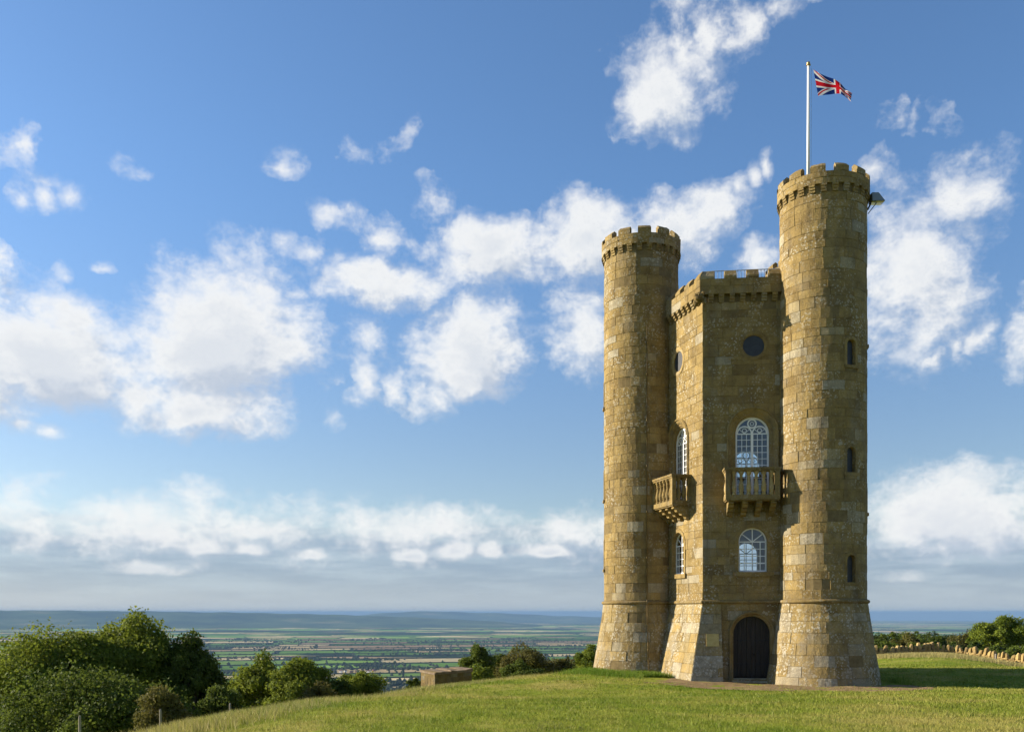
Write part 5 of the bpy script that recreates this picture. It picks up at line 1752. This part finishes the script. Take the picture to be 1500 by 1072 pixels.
flat_ = np.array(rows).reshape(-1, 2)
zz = ground(flat_[:, 0], flat_[:, 1]) + wobble(flat_[:, 0], flat_[:, 1]) + 0.012
b = MB(); b.grid([[(flat_[j * 61 + i, 0], flat_[j * 61 + i, 1], zz[j * 61 + i]) for i in range(61)] for j in range(13)])
o = b.build('path', m_path, smooth=True); tag(o, kind='structure')


def on_path(x, y):
    s = np.interp(x, [p[0] for p in edge_n], [p[1] for p in edge_n])
    return (x > 5.6) & (x < 16.2) & (y > s - .05) & (y < 41)


# ------------------------------------------------------------------ grass blades
m_grass, k, out = new_mat('grass_blades')
pos = k.n('ShaderNodeNewGeometry', {}, out=0)
at = k.n('ShaderNodeAttribute', {}, attribute_name='tint')
tr_, tg_, tb_ = [k.n('ShaderNodeSeparateColor', {0: at}, out=i) for i in range(3)]
gcol = lawn_colour(k, pos)
gcol = k.mix(1.0, gcol, k.n('ShaderNodeCombineColor', {0: tr_, 1: tr_, 2: tr_}), 'MULTIPLY')
gcol = k.mix(tg_, gcol, (0.36, 0.300, 0.125))
gcol = k.mix(tb_, gcol, (0.090, 0.175, 0.010))
gb = k.n('ShaderNodeBsdfPrincipled', {'Base Color': gcol, 'Roughness': 0.6, 'Specular IOR Level': 0.15})
gt_ = k.n('ShaderNodeBsdfTranslucent', {0: gcol})
k.nt.links.new(k.n('ShaderNodeMixShader', {0: 0.35, 1: gb, 2: gt_}), out.inputs['Surface'])


def blades(r, x, y, h, w, lean, tone, straw, green):
    n = len(x); z = ground(x, y) + wobble(x, y) - 0.01
    a = r.uniform(0, 2 * math.pi, n); la = r.uniform(0, 2 * math.pi, n); l = np.abs(r.normal(0, lean, n)) * h
    p = np.stack([x, y, z], 1); sd_ = np.stack([np.cos(a), np.sin(a), np.zeros(n)], 1) * (w / 2)[:, None]
    tip = p + np.stack([np.cos(la) * l, np.sin(la) * l, h], 1)
    return np.stack([p - sd_, p + sd_, tip], 1), np.stack([tone, straw, green], 1)


def in_tower(x, y):
    bad = np.zeros(len(x), bool)
    for c_ in (TR, TL, TB): bad |= (x - c_.x) ** 2 + (y - c_.y) ** 2 < 2.18 ** 2
    # body
    ins = np.ones(len(x), bool)
    ring = [C + (C - O).normalized() * 1.0, TR, P, TB, Q, TL]
    for a, b_ in zip(ring, ring[1:] + ring[:1]):
        e = b_ - a; sgn = (e.x * (OC.y - a.y) - e.y * (OC.x - a.x))
        ins &= (e.x * (y - a.y) - e.y * (x - a.x)) * sgn > 0
    return bad | ins


r = np.random.default_rng(12)
n = 520000
d = 10.5 * (80 / 10.5) ** r.random(n); a = r.uniform(-0.56, 0.56, n)
x, y = d * np.sin(a), d * np.cos(a)
ok = ~(in_tower(x, y) | (on_path(x, y) & (r.random(n) > .10)))
x, y, d = x[ok], y[ok], d[ok]; n = len(x)
h = r.uniform(.025, .075, n) * np.clip(d / 18, .9, 1.2); w = r.uniform(.006, .013, n) * np.clip(d / 13, 1, 4)
straw = np.clip(r.normal(.10, .16, n), 0, 1) * (r.random(n) < .55); tone = r.uniform(.72, 1.35, n)
q, cl = blades(r, x, y, h, w, .7, tone, straw, np.clip(r.normal(.0, .12, n), 0, .5))
me = fast_mesh('grass', q, 3, m_grass, cl)
tag(link('grass', me), 'short mown grass of the hilltop lawn, green mottled with straw', 'grass', kind='stuff')

# long grass: round the foot of the tower, along the crest and below the wall
L = []
def patch(n, cxy, sxy, hh, straw_m, green_m, wd=.016):
    x, y = r.normal(cxy[0], sxy[0], n), r.normal(cxy[1], sxy[1], n)
    k_ = ~(in_tower(x, y) | on_path(x, y)); x, y = x[k_], y[k_]; m = len(x)
    L.append(blades(r, x, y, r.uniform(.35, 1, m) * hh, r.uniform(.6, 1.3, m) * wd, .45, r.uniform(.75, 1.3, m), np.clip(r.normal(straw_m, .2, m), 0, 1), np.clip(r.normal(green_m, .2, m), 0, 1)))
for (cx_, cy_) in ((3.9, 43.6), (4.7, 42.5), (5.6, 41.8), (6.2, 41.0), (6.7, 40.2), (7.0, 39.5), (3.4, 44.4), (5.2, 42.0)): patch(3000, (cx_, cy_), (.55, .5), .30, .05, .75)
for (cx_, cy_) in ((7.6, 38.9), (8.6, 39.0)): patch(250, (cx_, cy_), (.2, .15), .3, .1, .6)
for (cx_, cy_) in ((15.4, 38.2), (15.6, 39.0), (15.2, 37.7), (15.7, 40.2)): patch(1300, (cx_, cy_), (.35, .3), .48, .05, .55, .02)
for (cx_, cy_) in ((11.2, 38.4), (12.0, 37.6)): patch(220, (cx_, cy_), (.15, .12), .25, .1, .6)
for i in range(420):               # stray tufts the mower left
    d0 = 12 * (45 / 12) ** r.random(); a0 = r.uniform(-.30, .52)
    patch(int(r.uniform(12, 40)), (d0 * math.sin(a0), d0 * math.cos(a0)), (r.uniform(.05, .22), r.uniform(.05, .22)), r.uniform(.07, .15), r.uniform(0, .5), r.uniform(0, .5), .010 + d0 * .0004)
# crest fringe
cps = np.array([px_ray(*c_)[:2] for c_ in [(280, 1066, 16)] + crest])
m = 42000; s = r.random(m) * (len(cps) - 1)
x = np.interp(s, range(len(cps)), cps[:, 0]) + r.normal(0, .55, m); y = np.interp(s, range(len(cps)), cps[:, 1]) + r.normal(0, .9, m)
k_ = ~in_tower(x, y); x, y = x[k_], y[k_]; m = len(x)
L.append(blades(r, x, y, r.uniform(.06, .24, m), r.uniform(.006, .014, m) * 1.4, .5, r.uniform(.8, 1.3, m), np.clip(r.normal(.45, .3, m), 0, 1), np.zeros(m)))
# dry bank before the wall
wp = np.array([[w.x, w.y] for w in wpts]); m = 52000; s = r.random(m) * (len(wp) - 1)
x = np.interp(s, range(len(wp)), wp[:, 0]) - np.abs(r.normal(0, 1.6, m)) * .3; y = np.interp(s, range(len(wp)), wp[:, 1]) - .3 - np.abs(r.normal(0, 2.2, m))
L.append(blades(r, x, y, r.uniform(.14, .42, m), r.uniform(.02, .04, m), .4, r.uniform(1.0, 1.4, m), np.clip(r.normal(.88, .15, m), 0, 1), np.zeros(m)))
q, cl = np.concatenate([a for a, _ in L]), np.concatenate([b_ for _, b_ in L])
me = fast_mesh('long_grass', q, 3, m_grass, cl)
tag(link('long_grass', me), 'long uncut grass round the tower foot, along the crest and below the wall', 'grass', kind='stuff')

# ------------------------------------------------------------------ the air over the vale
hz = MB(); S_ = 79500.0
hz.hexa([(x, y, z) for z in (-1000.0, 48.0) for x, y in ((-S_, -S_), (S_, -S_), (S_, S_), (-S_, S_))])
m_haze, k, out = new_mat('haze_air')
k.nt.links.new(k.n('ShaderNodeVolumePrincipled', {'Color': (0.20, 0.335, 0.53, 1.0), 'Density': 4.6e-5, 'Anisotropy': 0.0}), out.inputs['Volume'])
hazeo = hz.build('haze', m_haze); tag(hazeo, 'thin blue haze over the far vale', 'haze', kind='stuff')
